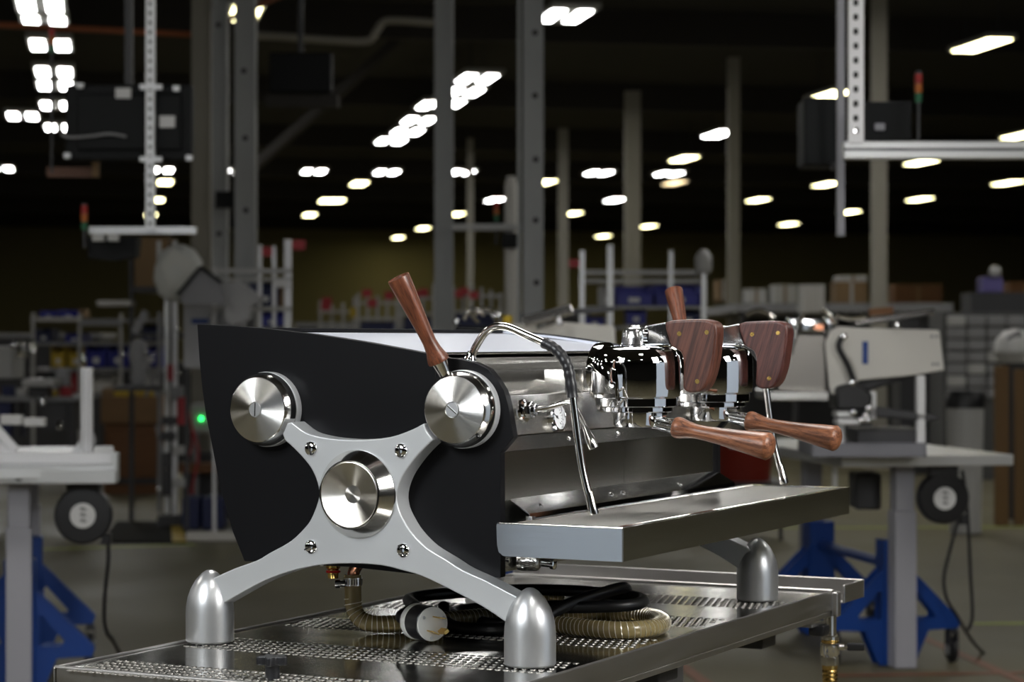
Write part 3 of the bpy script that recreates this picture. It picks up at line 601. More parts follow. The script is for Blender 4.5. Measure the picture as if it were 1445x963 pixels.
# ------------------------------------------------------------------ the steel cart the machine stands on
cart = empty('work_cart', (-.226, .345, FLOOR), 'stainless steel cart with perforated top and drain valve, under the sharp espresso machine', 'cart')
CX0, CX1, CY0, CY1 = -.5975, .0785, -.330, 1.112
obj('cart_top', bev(box(nb(), CX0+.004, CX1-.004, CY0+.004, CY1-.004, -.004, 0), .0005, 1), M['cart'], cart)
for nm, b in (('rim_rail', (CX0, CX0+.0035, CY0, CY1, -.033, .0015)), ('rim_rail', (CX1-.005, CX1, CY0, CY1, -.033, .003)), ('rim_rail', (CX0+.006, CX1-.005, CY0, CY0+.006, -.033, .003)), ('rim_rail', (CX0+.006, CX1-.005, CY1-.006, CY1, -.033, .003))):
    obj(nm, bev(box(nb(), *b), .0018, 2), M['cartside'], cart)
for pts in (((CX1-.0025, CY0+.003, .0022), (CX1-.0025, CY1-.003, .0022)), ((CX0+.0015, CY0+.003, .0010), (CX0+.0015, CY1-.003, .0010)), ((CX0+.003, CY0+.003, .0022), (CX1-.003, CY0+.003, .0022)), ((CX0+.003, CY1-.003, .0022), (CX1-.003, CY1-.003, .0022))):
    obj('rolled_edge', tube(nb(), pts, .0026, 10), M['cartside'], cart)
lo = nb(); box(lo, CX1-.007, CX1-.0015, CY0+.002, CY1-.002, -.044, -.034); box(lo, CX0+.0015, CX0+.007, CY0+.002, CY1-.002, -.044, -.034); box(lo, CX0+.007, CX1-.007, CY0+.0015, CY0+.007, -.044, -.034)
obj('lower_rail', bev(lo, .001, 1), M['cartside'], cart)
hb = nb(); he = nb(); n = 0
for y0 in (-.335, -.050, .235, .520, .805):
    for r in range(6):
        y = y0+r*.0215
        for k in range(47):
            x = CX0+.034+k*.0131+(.00655 if r % 2 else 0)
            ring = [(math.cos(2*PI*q/10)*.0040, math.sin(2*PI*q/10)*.0046) for q in range(10)]
            hb.faces.new([hb.verts.new((x+c, y+s, .0003)) for c, s in ring])
            a = [he.verts.new((x+c*.98, y+s*.98, .0004)) for c, s in ring]; b = [he.verts.new((x+c*1.20, y+s*1.20, .0008)) for c, s in ring]; c_ = [he.verts.new((x+c*1.26, y+s*1.26, .0001)) for c, s in ring]
            for q in range(10):
                z = (q+1) % 10; he.faces.new((a[q], a[z], b[z], b[q])); he.faces.new((b[q], b[z], c_[z], c_[q]))
obj('punched_holes', hb, M['hole'], cart, kind='stuff'); obj('hole_lips', he, M['lip'], cart, kind='stuff')
sh = nb(); box(sh, CX0, CX1+.018, 1.226, 1.230, -.020, .0135); box(sh, CX1+.014, CX1+.018, 1.114, 1.226, -.020, .0135); box(sh, CX0, CX0+.004, 1.114, 1.226, -.020, .0135); box(sh, CX0+.004, CX1+.014, 1.114, 1.226, -.020, -.017)
obj('end_channel', bev(sh, .0008, 1), M['cartside'], cart)
obj('corner_post', bev(box(nb(), CX1-.001, CX1+.012, 1.092, 1.1135, -.044, .002), .004, 3), M['cartside'], cart)
# star knob on the near edge
kx, ky = -.266, -.266
kb = nb(); poly = []
for k in range(40):
    a = 2*PI*k/40; poly.append((kx+math.cos(a)*(.0182+.0052*math.cos(5*a)), ky+math.sin(a)*(.0182+.0052*math.cos(5*a))))
prism(kb, poly, .0190, .0315, 'xy'); bev(kb, .0022, 2, 50)
sk = obj('star_knob', kb, M['rubber'], cart, label='black five-lobed star knob')
obj('knob_stem', lathe(nb(), [(0, 0), (.0102, 0), (.0102, .020), (0, .020)], (kx, ky, 0), (0, 0, 1), 20), M['rubber'], sk)
# drain pipe with ball valve
vx, vy = .050, 1.165
dv = obj('drain_pipe', lathe(nb(), [(0, -.0205), (.0125, -.0205), (.0125, -.090), (0, -.090)], (vx, vy, 0), (0, 0, 1), 24), M['tube'], cart)
obj('valve_body', lathe(nb(), [(0, -.088), (.0150, -.088), (.0175, -.090), (.0175, -.096), (.0150, -.098), (.0150, -.102), (.0185, -.106), (.0185, -.122), (.0160, -.126), (.0140, -.130), (0, -.130)], (vx, vy, 0), (0, 0, 1), 28), M['tube'], dv)
obj('thread_tape', lathe(nb(), [(.0152, -.0975), (.0168, -.0985), (.0168, -.1015), (.0152, -.1025)], (vx, vy, 0), (0, 0, 1), 24, closed=True), M['brass'], dv)
obj('hex_nut', bev(lathe(nb(), [(0, -.128), (.0172, -.128), (.0172, -.145), (0, -.145)], (vx, vy, 0), (0, 0, 1), 6), .0012, 2), M['tube'], dv)
hd = nb(); lathe(hd, [(0, 0), (.0070, 0), (.0070, .012), (.0045, .014), (.0045, .020), (0, .020)], (vx+.014, vy+.006, -.110), RGT, 16); obj('valve_stem', hd, M['tube'], dv)
obj('valve_handle', bev(obox(nb(), Vector((vx+.014, vy+.006, -.110))+RGT*.033, RGT, FWD, (0, 0, 1), .017, .005, .0075), .003, 2), M['rubber'], dv)
bh = nb(); pf = [(0, -.145), (.0150, -.145), (.0150, -.152)]
for k in range(60): pf += [(.0135, -.153-k*.0075), (.0150, -.1555-k*.0075), (.0150, -.158-k*.0075), (.0135, -.1600-k*.0075)]
pf += [(0, -.153-59*.0075-.008)]
obj('drain_hose_end', lathe(bh, pf, (vx, vy, 0), (0, 0, 1), 20), M['brass'], dv, label='brass coloured corrugated drain tube')
# toggle bracket under the far corner
tb = nb(); box(tb, .010, .070, 1.010, 1.080, -.056, -.050); obj('clamp_bracket', bev(tb, .001, 1), M['cartside'], cart)
obj('clamp_knob', bev(box(nb(), .052, .084, 1.035, 1.072, -.075, -.054), .006, 2), M['rubber'], cart, label='black clamp knob')
obj('underside_beam', bev(box(nb(), -.50, .05, .35, .43, -.072, -.045), .004, 2), M['rubber'], cart)
obj('underside_beam', bev(box(nb(), -.50, .03, .86, .93, -.080, -.045), .004, 2), M['rubber'], cart)

# ------------------------------------------------------------------ lift stands (grey column on a blue gusseted base)
def mirror2(L): return [(-a, b) for a, b in L[::-1]]
WING = [(.054, .417), (.284, .184), (.272, .154), (.140, .148), (.078, .004)]
CUT = [(.066, .312), (.079, .318), (.170, .213), (.164, .198), (.069, .198)]
def lift_leg(parent, y, q=1):
    """one column with its blue base, local coordinates: x across, y along the stand, z = 0 on the floor"""
    L = lambda n, b, m, p=parent, **k: obj(n, b, m, p, local=True, **k)
    b = nb(); plate(b, [WING+mirror2(WING), CUT, mirror2(CUT)], *ysort(y-q*.018, y-q*.006))
    base = L('gusset_plate', b, M['blue'], label='blue steel gusset with triangular cut-outs')
    b = nb(); plate(b, [WING+mirror2(WING), CUT, mirror2(CUT)], *ysort(y+q*.060, y+q*.072)); L('gusset_plate', b, M['blue'], label='blue steel gusset with triangular cut-outs')
    L('base_sleeve', bev(box(nb(), -.060, .060, *ysort(y-q*.030, y+q*.085), .004, .530), .003, 1), M['blue'])
    L('column', bev(box(nb(), -.048, .048, *ysort(y-q*.125, y-q*.030), .004, .660), .006, 2), M['greyleg'], label='grey lifting column')
    L('column_sleeve', bev(box(nb(), -.041, .041, *ysort(y-q*.118, y-q*.036), .655, .855), .006, 2), M['greyleg'], label='upper telescopic section')
    for s in (-1, 1):
        fk = nb(); box(fk, s*.262-.016, s*.262+.016, *ysort(y+q*.010, y+q*.058), .125, .152); box(fk, s*.262-.020, s*.262-.016, *ysort(y+q*.004, y+q*.062), .045, .140); box(fk, s*.262+.016, s*.262+.020, *ysort(y+q*.004, y+q*.062), .045, .140)
        c = L('caster', fk, M['dgrey']); L('caster_wheel', lathe(nb(), [(0, -.013), (.050, -.013), (.056, -.008), (.056, .008), (.050, .013), (0, .013)], (s*.262, y+q*.034, .057), (1, 0, 0), 24), M['rubber'], c)
        L('caster_hub', lathe(nb(), [(0, -.0215), (.022, -.0215), (.022, .0215), (0, .0215)], (s*.262, y+q*.034, .057), (1, 0, 0), 16), M['alu'], c)
def stand(loc, label, gap=1.06, x0=-.30, x1=.36, y0=-.30, y1=1.36, top_m='alu', rz=HALL):
    r = empty('lift_stand', loc, label, 'workstand', None, rz)
    lift_leg(r, 0, 1); lift_leg(r, gap, -1)
    obj('cross_bar', tube(nb(), [(0, .085, .42), (0, gap-.085, .42)], .022, 12), M['blue'], r, local=True)
    obj('table_top', bev(box(nb(), x0, x1, y0, y1, .856, .900), .003, 1), M[top_m], r, local=True, label='stainless table top')
    return r
st_r = stand(spot(1264, 950, 9.45)*Vector((1, 1, 0)) if False else Vector((spot(1264, 900, 9.45).x, spot(1264, 900, 9.45).y, FLOOR)), 'blue and grey lift stand with steel top at right, carrying the half-built machine', x0=-.34, x1=.40)
st_l = stand(Vector((spot(28, 900, 8.6).x, spot(28, 900, 8.6).y, FLOOR)), 'blue and grey lift stand at the left edge, with pale aluminium rails on top', x0=-.45, x1=.36)
# legs of the foreground cart, mostly below the picture: same columns and bases
for px_, py_ in ((-.226, .02), (-.226, .90)):
    b = nb(); plate(b, [[(a-.226, z+FLOOR) for a, z in WING+mirror2(WING)], [(a-.226, z+FLOOR) for a, z in CUT], [(a-.226, z+FLOOR) for a, z in mirror2(CUT)]], py_-.006, py_+.006)
    obj('gusset_plate', b, M['blue'], cart)
    obj('column', bev(box(nb(), px_-.048, px_+.048, py_+.010, py_+.100, FLOOR+.004, -.049), .006, 2), M['greyleg'], cart)
    for s in (-1, 1):
        c = obj('caster', lathe(nb(), [(0, -.016), (.050, -.016), (.056, -.008), (.056, .008), (.050, .016), (0, .016)], (px_+s*.262, py_+.034, FLOOR+.0565), (1, 0, 0), 24), M['rubber'], cart)
        obj('caster_fork', box(nb(), px_+s*.262-.020, px_+s*.262+.020, py_+.004, py_+.062, FLOOR+.114, FLOOR+.155), M['dgrey'], c)

# ------------------------------------------------------------------ helpers for what stands behind
UP = Vector((0, 0, 1))
def PB(bm, x0, y0, x1, y1, Z, th=.05):
    """a box facing the camera side of the hall, its front face filling the given patch of the photo at depth Z"""
    a = spot(x0, y1, Z); b = spot(x1, y0, Z); c = (a+b)/2+FWD*(th/2)
    return obox(bm, c, RGT, FWD, UP, (b-a).dot(RGT)/2, th/2, abs(b.z-a.z)/2)
def PZ(bm, x0, x1, y0, Z, th=.05, z0=FLOOR):
    """the same, reaching down to height z0 (the floor)"""
    a = spot(x0, y0, Z); b = spot(x1, y0, Z); c = (a+b)/2+FWD*(th/2); c.z = (a.z+z0)/2
    return obox(bm, c, RGT, FWD, UP, (b-a).dot(RGT)/2, th/2, abs(a.z-z0)/2)
def tall(bm, x0, x1, Z, th=.1, z1=None, z0=FLOOR):
    a = spot(x0, 400, Z); b = spot(x1, 400, Z); c = (a+b)/2+FWD*(th/2); z1 = CEIL+.12 if z1 is None else z1; c.z = (z0+z1)/2
    return obox(bm, c, RGT, FWD, UP, (b-a).dot(RGT)/2, th/2, (z1-z0)/2)
def PT(pts, Z): return [spot(x, y, (Z if len(p) == 2 else p[2])) for p in pts for x, y in [p[:2]]]
def root(name, px, py, Z, label, cat, group=None, floor=False):
    v = spot(px, py, Z)
    if floor: v.z = FLOOR
    return empty(name, v, label, cat, group)
def Pprism(bm, pts, Z, th):
    A = [bm.verts.new(spot(x, y, Z)) for x, y in pts]; B = [bm.verts.new(spot(x, y, Z)+FWD*th) for x, y in pts]
    bm.faces.new(A); bm.faces.new(B[::-1])
    for k in range(len(pts)): j = (k+1) % len(pts); bm.faces.new((A[k], A[j], B[j], B[k]))
    return bm

# ------------------------------------------------------------------ ceiling lamps
LZ = 4.02
def lamp_master(kind):
    r = empty('ceiling_lamp', (0, 0, LZ), None, 'ceiling lamp', None, HALL)
    lens = M['lens_added'] if kind == 'near' else M['lens_white'] if kind in ('pair', 'white') else M['lens_warm'] if kind == 'warm' else M['lens_dim']
    w_ = .27 if kind in ('pair', 'near') else .19
    hb = nb(); box(hb, -w_, w_, -.64, .64, .012, .07); bev(hb, .01, 1); obj('housing', hb, M['lgrey'], r, local=True)
    if kind in ('pair', 'near'):
        for s in (-1, 1): obj('lamp_lens', bev(box(nb(), s*.145-.078, s*.145+.078, -.43, .43, 0, .016), .006, 1), lens, r, local=True)
    else: obj('lamp_lens', bev(box(nb(), -.15, .15, -.58, .58, 0, .016), .006, 1), lens, r, local=True)
    for s in (-1, 1): obj('hanger_rod', tube(nb(), [(0, s*.5, .07), (0, s*.5, CEIL+.57-LZ)], .008, 6), M['dgrey'], r, local=True)
    return r
used = {}
def put_lamp(px, py, kind, label, group=None, loc=None):
    v = onplane(px, py, 2, LZ) if loc is None else loc
    o = used.get(kind)
    if o is None: o = used[kind] = lamp_master(kind)
    else:
        o = copy_tree(o)
        if 'group' in o: del o['group']
    o.location = (v[0], v[1], LZ); o['label'] = label
    if group: o['group'] = group
    return o
G = 'fluorescent lamps hanging under the roof'
LEFT = [(57, 9), (63, 33), (71, 65), (76, 103), (78, 122), (80, 150), (84, 181)]
ORD = ['first', 'second', 'third', 'fourth', 'fifth', 'sixth', 'seventh', 'eighth']
for k, (x, y) in enumerate(LEFT): put_lamp(x, y, 'pair', 'white twin ceiling lamp, %s from the top in the upper-left row' % ORD[k], G)
RIGHT = [(797, 24), (673, 112), (655, 131), (630, 147), (614, 150), (591, 171), (575, 187), (552, 200)]
for k, (x, y) in enumerate(RIGHT): put_lamp(x, y, 'pair', 'white twin ceiling lamp, %s from the top in the diagonal row at top centre' % ORD[k], G)
for x, y, wh in ((32, 165, 'left of the black display back'), (2, 239, 'cut by the left edge of the picture'), (228, 241, 'below the black display, beside the hanging strut'), (328, 243, 'between the grey columns at left'), (443, 243, 'alone in the dark left of the diagonal lamp row'),
                 (546, 244, 'below the lower end of the diagonal lamp row'), (652, 244, 'just right of the middle grey column'), (845, 245, 'left of the tan column at centre right'), (944, 246, 'right of the tan column, in a close pair'), (1015, 190, 'high beside the thin tan column'), (698, 283, 'left of the white hoist post'), (868, 283, 'low, left of the tan column')):
    put_lamp(x, y, 'pair' if y < 250 and x != 1015 else 'white', 'white ceiling lamp %s' % wh, G)
for x, y, wh in ((507, 260, 'under the white lamp row at left centre'), (461, 284, 'left one of two touching lamps at left centre'), (476, 284, 'right one of two touching lamps at left centre'), (437, 304, 'lowest, beside the dark left wall'), (597, 323, 'just left of the middle grey column'), (562, 336, 'lowest of the far middle lamps'), (645, 303, 'just right of the middle grey column'), (770, 258, 'right of the punched grey column'), (809, 302, 'beside the thin far column'),
                 (851, 334, 'above the rack with blue bins'), (915, 320, 'right of the tan column above the rack'), (965, 225, 'long, high between two tan columns'), (1070, 283, 'right of the thin tan column'), (1113, 317, 'small and low right of the thin tan column'), (1170, 136, 'above the black speaker box'), (1166, 261, 'below the black speaker box'), (1198, 300, 'beside the lower end of the hanging pole'),
                 (1300, 230, 'just under the aluminium beam'), (1298, 282, 'right of the round tan column'), (1385, 65, 'large and bright at upper right'), (1422, 259, 'at the right edge under the beam'), (1442, 192, 'cut by the right edge above the beam'), (346, 20, 'big, between the grey columns at top left'), (292, 123, 'narrow, between the first two grey columns'), (233, 258, 'top of three below the display'), (222, 283, 'middle of three below the display'), (213, 304, 'lowest of three below the display')):
    put_lamp(x, y, 'warm', 'yellowish ceiling lamp %s' % wh, G)
put_lamp(952, 259, 'dim', 'dim orange ceiling lamp under the close white pair', G)
for y in (-4, 1, 6, 11, 16, 21):  # lamp rows added outside the view to light the hall and racks
    for x in (-14, -9, -4, 1, 6, 11):
        if y == 11 and -12 < x < 8 or y > 15 and x in (1, -4): continue
        v = Vector((CAM.x, CAM.y, 0))+HR*x+HA*y
        put_lamp(0, 0, 'near', 'added ceiling lamp lighting the hall, out of the picture', 'added unseen lamps over the near hall', loc=v)

# ------------------------------------------------------------------ columns and overhead gear
def column(name, x0, x1, Z, m, label, th=.14, holes=(), flange=None, z1=None):
    r = root(name, (x0+x1)/2, 400, Z, label, 'column', None, True)
    obj('shaft', tall(nb(), x0, x1, Z, th, z1), M[m], r)
    if flange: obj('flange', tall(nb(), flange[0], flange[1], Z-.03, .03, z1), M[m], r)
    for px, py in holes:
        h = nb(); a = spot(px, py, Z-.004); lathe(h, [(0, 0), (.020, 0), (.020, .006), (0, .006)], a, FWD, 14); obj('bolt_hole', h, M['slot'], r)
    b = spot((x0+x1)/2, 400, Z); hw = (x1-x0)*Z/FPX
    obj('base_plate', obox(nb(), (b.x+FWD.x*th/2, b.y+FWD.y*th/2, FLOOR+.01), RGT, FWD, UP, hw*.9, th*.9, .009), M[m], r)
    return r
column('steel_column', 270, 297, 17.4, 'column_tan', 'leftmost of three close grey steel columns at left')
column('steel_column', 299, 320, 17.0, 'column', 'middle one of three close grey steel columns at left', holes=((308, 35), (309, 330)))
column('steel_column', 331, 360, 16.2, 'column', 'brightest, right one of three close grey steel columns at left', holes=((344, 100), (346, 195), (347, 297)), flange=(352, 360))
obj('joint_box', box(nb(), 0, 1, 0, 1, 0, 1), M['screen'], None).hide_render = True
bpy.data.objects.remove(bpy.data.objects['joint_box'])
top('junction_box', PB(nb(), 304, 270, 332, 293, 16.7, .12), M['screen'], 'black junction box between the grey columns at left', 'box')
column('steel_column', 613, 639, 16.5, 'column', 'grey steel column left of centre, behind the tall walnut lever', flange=(636, 639))
column('steel_column', 738, 767, 15.0, 'column', 'punched grey steel column at top centre', holes=((755, 46), (755, 135), (756, 225), (756, 311), (757, 399)), flange=(730, 735))
column('far_column', 788, 802, 40, 'column_tan', 'faint thin column far back, right of the punched grey column', .3)
column('far_column', 882, 904, 34, 'column_tan', 'wide tan column behind the rack with blue bins', .25)
column('far_column', 1028, 1044, 30, 'column_tan', 'thin tan column above the second wooden paddle', .2)
column('round_column', 1232, 1252, 24, 'column_tan', 'tan column right of the hanging pole, above the white machine', .16)
column('far_column', 659, 668, 42, 'column_tan', 'faint far column just right of the middle grey column', .25)

# suspended strut, beam and display at upper left
r = root('hanging_strut', 211, 325, 11.0, 'punched steel strut with a cross rail at its foot, hanging at upper left', 'strut')
obj('strut', tall(nb(), 205.5, 217.5, 11.0, .04, CEIL+.2, spot(211, 325, 11.0).z), M['alu'], r)
sl = nb()
for k in range(24): PB(sl, 209.5, 318-k*13.5-5, 213.5, 318-k*13.5, 10.997, .004)
obj('strut_slots', sl, M['slot'], r)
obj('cross_rail', PB(nb(), 125, 320, 276, 330, 11.05, .05), M['alu'], r)
obj('lamp_head', PB(nb(), 130, 331, 146, 340, 11.0, .05), M['lgrey'], r); obj('lamp_head', PB(nb(), 152, 331, 166, 340, 11.0, .05), M['lgrey'], r)
for y in (119, 221): obj('strut_clamp', PB(nb(), 197, y, 228, y+7, 10.99, .03), M['alu'], r)
top('monitor', Pprism(nb(), [(122, 334), (193, 334), (190, 362), (160, 368), (124, 364)], 11.2, .15), M['screen'], 'dark tilted monitor under the cross rail at left', 'monitor')
r = root('display_screen', 181, 226, 11.1, 'large black display seen from behind, hung at upper left with two white stickers', 'display')
obj('casing', bev(PB(nb(), 92, 119, 271, 226, 11.1, .09), .012, 2), M['screen'], r)
obj('bezel_ridge', bev(PB(nb(), 108, 132, 256, 212, 11.075, .03), .008, 1), M['screen'], r)
obj('sticker', PB(nb(), 163, 124.5, 184.5, 138.5, 11.06, .012), M['paper'], r); obj('sticker', PB(nb(), 225, 163.5, 246.5, 180, 11.06, .012), M['paper'], r)
for x, y in ((108, 117), (90, 216), (244, 121), (262, 219)): obj('corner_bolt', PB(nb(), x, y, x+9, y+7, 11.07, .03), M['alu'], r)
cb = [spot(x, y, 11.05) for x, y in ((86, 190), (100, 194), (130, 192), (155, 189), (178, 193))]
obj('cable', tube(nb(), cr(cb, 5), .007, 8), M['grey'], r)
obj('mount_rod', tall(nb(), 176, 186, 11.15, .05, CEIL+.2, spot(181, 121, 11.1).z), M['dgrey'], r)
def beacon(px, y0, Z, w_, label, pole_to):
    r = root('signal_beacon', px, pole_to, Z, label, 'signal light')
    h = w_*1.3
    for k, m in enumerate(('lamp_red', 'lamp_amber', 'lamp_green')):
        a = spot(px, y0+h*(k+1), Z); rr = w_/2*Z/FPX; hh = h*Z/FPX
        obj('beacon_lens', lathe(nb(), [(0, .001), (rr, .001), (rr, hh-.002), (0, hh-.002)], a, UP, 20), M[m], r)
    a = spot(px, pole_to, Z); b = spot(px, y0+h*3, Z)
    obj('beacon_pole', tube(nb(), [a, b], w_*.22*Z/FPX, 10), M['dgrey'], r); obj('beacon_cap', lathe(nb(), [(0, 0), (rr, 0), (rr*.7, .01), (0, .012)], spot(px, y0, Z), UP, 16), M['dgrey'], r)
beacon(73, 40, 11.3, 9, 'red, amber and green signal beacon at the upper left lamp row', 245)
beacon(119, 290, 11.0, 9, 'red, amber and green signal beacon left of the cross rail', 350)
r = root('beacon_bracket', 100, 248, 11.3, 'dull copper coloured bracket below the black display', 'bracket')
obj('arm', PB(nb(), 66, 236, 138, 250, 11.3, .04), mat('dull_copper', (.16, .085, .06), .3, .6), r); obj('stub', PB(nb(), 130, 226, 139, 250, 11.28, .03), M['cardboard'], r)
# pipes under the roof
r = top('roof_pipe', tube(nb(), cr([spot(x, y, 20) for x, y in ((356, 50), (400, 52), (470, 57), (518, 58), (530, 46), (541, 31), (560, 29), (612, 32))], 4), .036, 12), M['column_tan'], 'pale bent pipe running under the roof left of the middle column', 'pipe')
top('roof_pipe', tube(nb(), [spot(-60, 32, 19), spot(120, 41, 19.3), spot(275, 49, 19.6), spot(420, -18, 17)], .026, 10), M['rust'], 'orange conduit crossing the roof at upper left', 'pipe')
top('roof_brace', bar(nb(), spot(344, 248, 30), spot(640, -10, 28), .12), M['joist'], 'faint diagonal roof brace at top left of centre', 'brace')
r = root('hung_display', 425, 130, 17, 'dark framed display hanging under the bent pipe', 'display')
obj('casing', bev(PB(nb(), 380, 74, 468, 130, 17, .12), .01, 1), M['screen'], r); obj('back_shelf', PB(nb(), 372, 133, 476, 150, 17.1, .2), M['joist'], r); obj('mount_rod', tall(nb(), 420, 427, 17.1, .05, CEIL+.2, spot(425, 76, 17).z), M['dgrey'], r)
# aluminium beam and perforated strut at upper right
r = root('overhead_beam', 1320, 224, 8.4, 'aluminium beam entering from the right at upper right, with a punched upright strut', 'beam')
obj('beam', bev(PB(nb(), 1191, 199, 1520, 224, 8.4, .07), .004, 1), M['alu'], r)
obj('beam_groove', PB(nb(), 1191, 209, 1520, 212.5, 8.396, .01), M['dgrey'], r)
obj('punched_strut', tall(nb(), 1198, 1219, 8.38, .03, CEIL+.2, spot(1208, 202, 8.38).z), M['aluw'], r, label='pale blue-white punched strut')
for k in range(11): obj('strut_hole', bev(PB(nb(), 1204.5, 162-k*20.4, 1211.5, 171-k*20.4, 8.375, .008), .004, 1), M['slot'], r)
obj('end_bolt', lathe(nb(), [(0, 0), (.013, 0), (.010, .006), (0, .007)], spot(1207.5, 184, 8.379), -FWD, 14), M['chrome'], r)
top('hanging_pole', tall(nb(), 1182, 1192, 9.2, .04, CEIL+.2, spot(1187, 333, 9.2).z), M['greyleg'], 'thin grey pole hanging beside the punched strut at upper right', 'pole')
r = root('speaker_box', 1165, 232, 9.6, 'black upright speaker box hung left of the punched strut', 'speaker')
obj('casing', bev(PB(nb(), 1135, 137, 1182, 234, 9.6, .25), .015, 2), M['screen'], r); obj('mount_arm', PB(nb(), 1176, 228, 1192, 238, 9.4, .1), M['dgrey'], r)
r = root('control_box', 1252, 199, 9.2, 'black control box standing on the aluminium beam', 'box')
obj('casing', bev(PB(nb(), 1220, 143, 1287, 199, 9.0, .2), .01, 2), M['screen'], r); obj('badge', bev(PB(nb(), 1235, 174, 1249, 184, 8.985, .02), .003, 1), M['greyleg'], r)
beacon(1296, 104, 8.9, 10.5, 'red, amber and green signal beacon on the aluminium beam at right', 199)
# white hoist post in the middle
r = root('hoist_post', 721, 400, 15.6, 'white hoist post with a cross arm, left of the punched grey column', 'post', None, True)
a = spot(721, 249, 15.6); b = a.copy(); b.z = FLOOR
obj('post', lathe(nb(), [(0, 0), (.044, 0), (.044, (a-b).length-.06), (.028, (a-b).length), (0, (a-b).length)], b, UP, 18), M['offwhite'], r)
obj('cross_arm', PB(nb(), 638, 316, 736, 325, 15.5, .06), M['lgrey'], r); obj('clamp_block', bev(PB(nb(), 707, 329, 733, 350, 15.45, .1), .01, 1), M['screen'], r)
beacon(700, 285, 16.0, 7, 'small dark signal beacon above the hoist arm', 345)

# ------------------------------------------------------------------ left side of the hall
# what lies on the left stand: pale aluminium rails, an upright post, braces
r = root('rail_fixture', 80, 683, 8.3, 'pale aluminium rail fixture with an upright post, on the lift stand at the left edge', 'fixture')
obj('top_rail', bev(PB(nb(), -60, 639, 158, 656, 8.42, .08), .003, 1), M['aluw'], r)
obj('front_rail', bev(PB(nb(), -60, 655, 159, 663, 8.36, .05), .003, 1), M['alu'], r)
obj('lower_rail', bev(PB(nb(), -60, 664, 163, 683, 8.32, .06), .003, 1), M['alu'], r)
obj('upright_post', bev(PB(nb(), 114, 519, 129, 640, 8.5, .045), .003, 1), M['aluw'], r)
gv = nb(); PB(gv, 117.5, 521, 119, 638, 8.495, .01); PB(gv, 123.5, 521, 125, 638, 8.495, .01); obj('post_groove', gv, M['grey'], r)
obj('post_bracket', Pprism(nb(), [(100, 640), (112, 622), (114, 640)], 8.5, .03), M['alu'], r); obj('post_bracket', Pprism(nb(), [(129, 606), (134, 622), (130, 640)], 8.5, .03), M['grey'], r)
obj('end_plate', bev(PB(nb(), 158, 640, 165, 680, 8.34, .06), .002, 1), M['alu'], r)
obj('clamp_screw', lathe(nb(), [(0, 0), (.015, 0), (.013, .010), (0, .012)], spot(26, 674, 8.32), -FWD, 18), M['dgrey'], r)
for a, b in (((-20, 588), (22, 636)), ((-20, 612), (10, 640))): obj('diagonal_brace', bar(nb(), spot(*a, 8.5), spot(*b, 8.5), .030), M['aluw'], r)
obj('side_clip', bev(PB(nb(), 0, 586, 30, 600, 8.7, .05), .003, 1), M['lgrey'], r); obj('side_clip', bev(PB(nb(), 33, 590, 62, 602, 8.7, .05), .003, 1), M['lgrey'], r)
# cable reels under both stands
def reel(cx, cy, R, Z, label, cord_pts, group):
    o = spot(cx, cy, Z); ax = (-FWD*1+RGT*.10).normalized(); k = Z/FPX
    r = empty('cable_reel', o-UP*R*k, label, 'cable reel', group)
    Rm = R*k
    obj('drum', lathe(nb(), [(0, 0), (Rm*.92, 0), (Rm, .010), (Rm, .055), (Rm*.93, .068), (Rm*.55, .070), (0, .070)], o-ax*.035, ax, 44), M['rubber'], r)
    lb = obj('hub_label', lathe(nb(), [(0, .070), (Rm*.44, .070), (Rm*.43, .0725), (0, .0725)], o-ax*.035, ax, 36), M['paper'], r, label='round white hub label')
    s = ax.cross(UP).normalized()*-1; mk = nb(); c = o+ax*.0385
    for q in (-1, 0, 1):
        obox(mk, c+UP*(q*Rm*.20)+s*Rm*.06, s, ax, UP, Rm*.07, .0008, Rm*.02); obox(mk, c+UP*(q*Rm*.20+Rm*.06), s, ax, UP, Rm*.07, .0008, Rm*.018); obox(mk, c+UP*(q*Rm*.20+Rm*.03)-s*Rm*.06, s, ax, UP, Rm*.018, .0008, Rm*.05)
    obj('label_print', mk, M['slot'], lb, label='dark upright letters, too small to read')
    obj('hanger', bev(obox(nb(), o+UP*(Rm+.012)+FWD*.02, RGT, FWD, UP, .06, .05, .028), .003, 1), M['rubber'], r)
    obj('outlet', bev(obox(nb(), o-UP*Rm*.84+RGT*Rm*.80, RGT, FWD, UP, .018, .018, .020), .004, 1), M['rubber'], r)
    obj('cable', tube(nb(), cr([spot(x, y, z) for x, y, z in cord_pts], 6), .0075, 8), M['rubber'], r, label='black cable hanging down')
reel(118, 727, 40.5, 8.5, 'black cable reel with round white label under the left stand', [(152, 758, 8.5), (153, 790, 8.52), (149, 830, 8.55), (147, 870, 8.6), (151, 893, 8.65), (160, 905, 8.7), (172, 930, 8.9), (190, 972, 8.9)], 'cable reels under the stands')
reel(1330, 703, 36.5, 9.3, 'black cable reel with round white label under the right stand', [(1352, 735, 9.3), (1341, 775, 9.3), (1332, 815, 9.3), (1336, 845, 9.3), (1352, 872, 9.35), (1372, 905, 9.6), (1395, 930, 9.9)], 'cable reels under the stands')
top('hanging_cable', tube(nb(), cr([spot(x, y, 9.5) for x, y in ((1358, 664), (1365, 720), (1369, 800), (1372, 868), (1366, 890))], 6), .0075, 8), M['rubber'], 'black cable hanging straight down right of the right reel', 'cable')
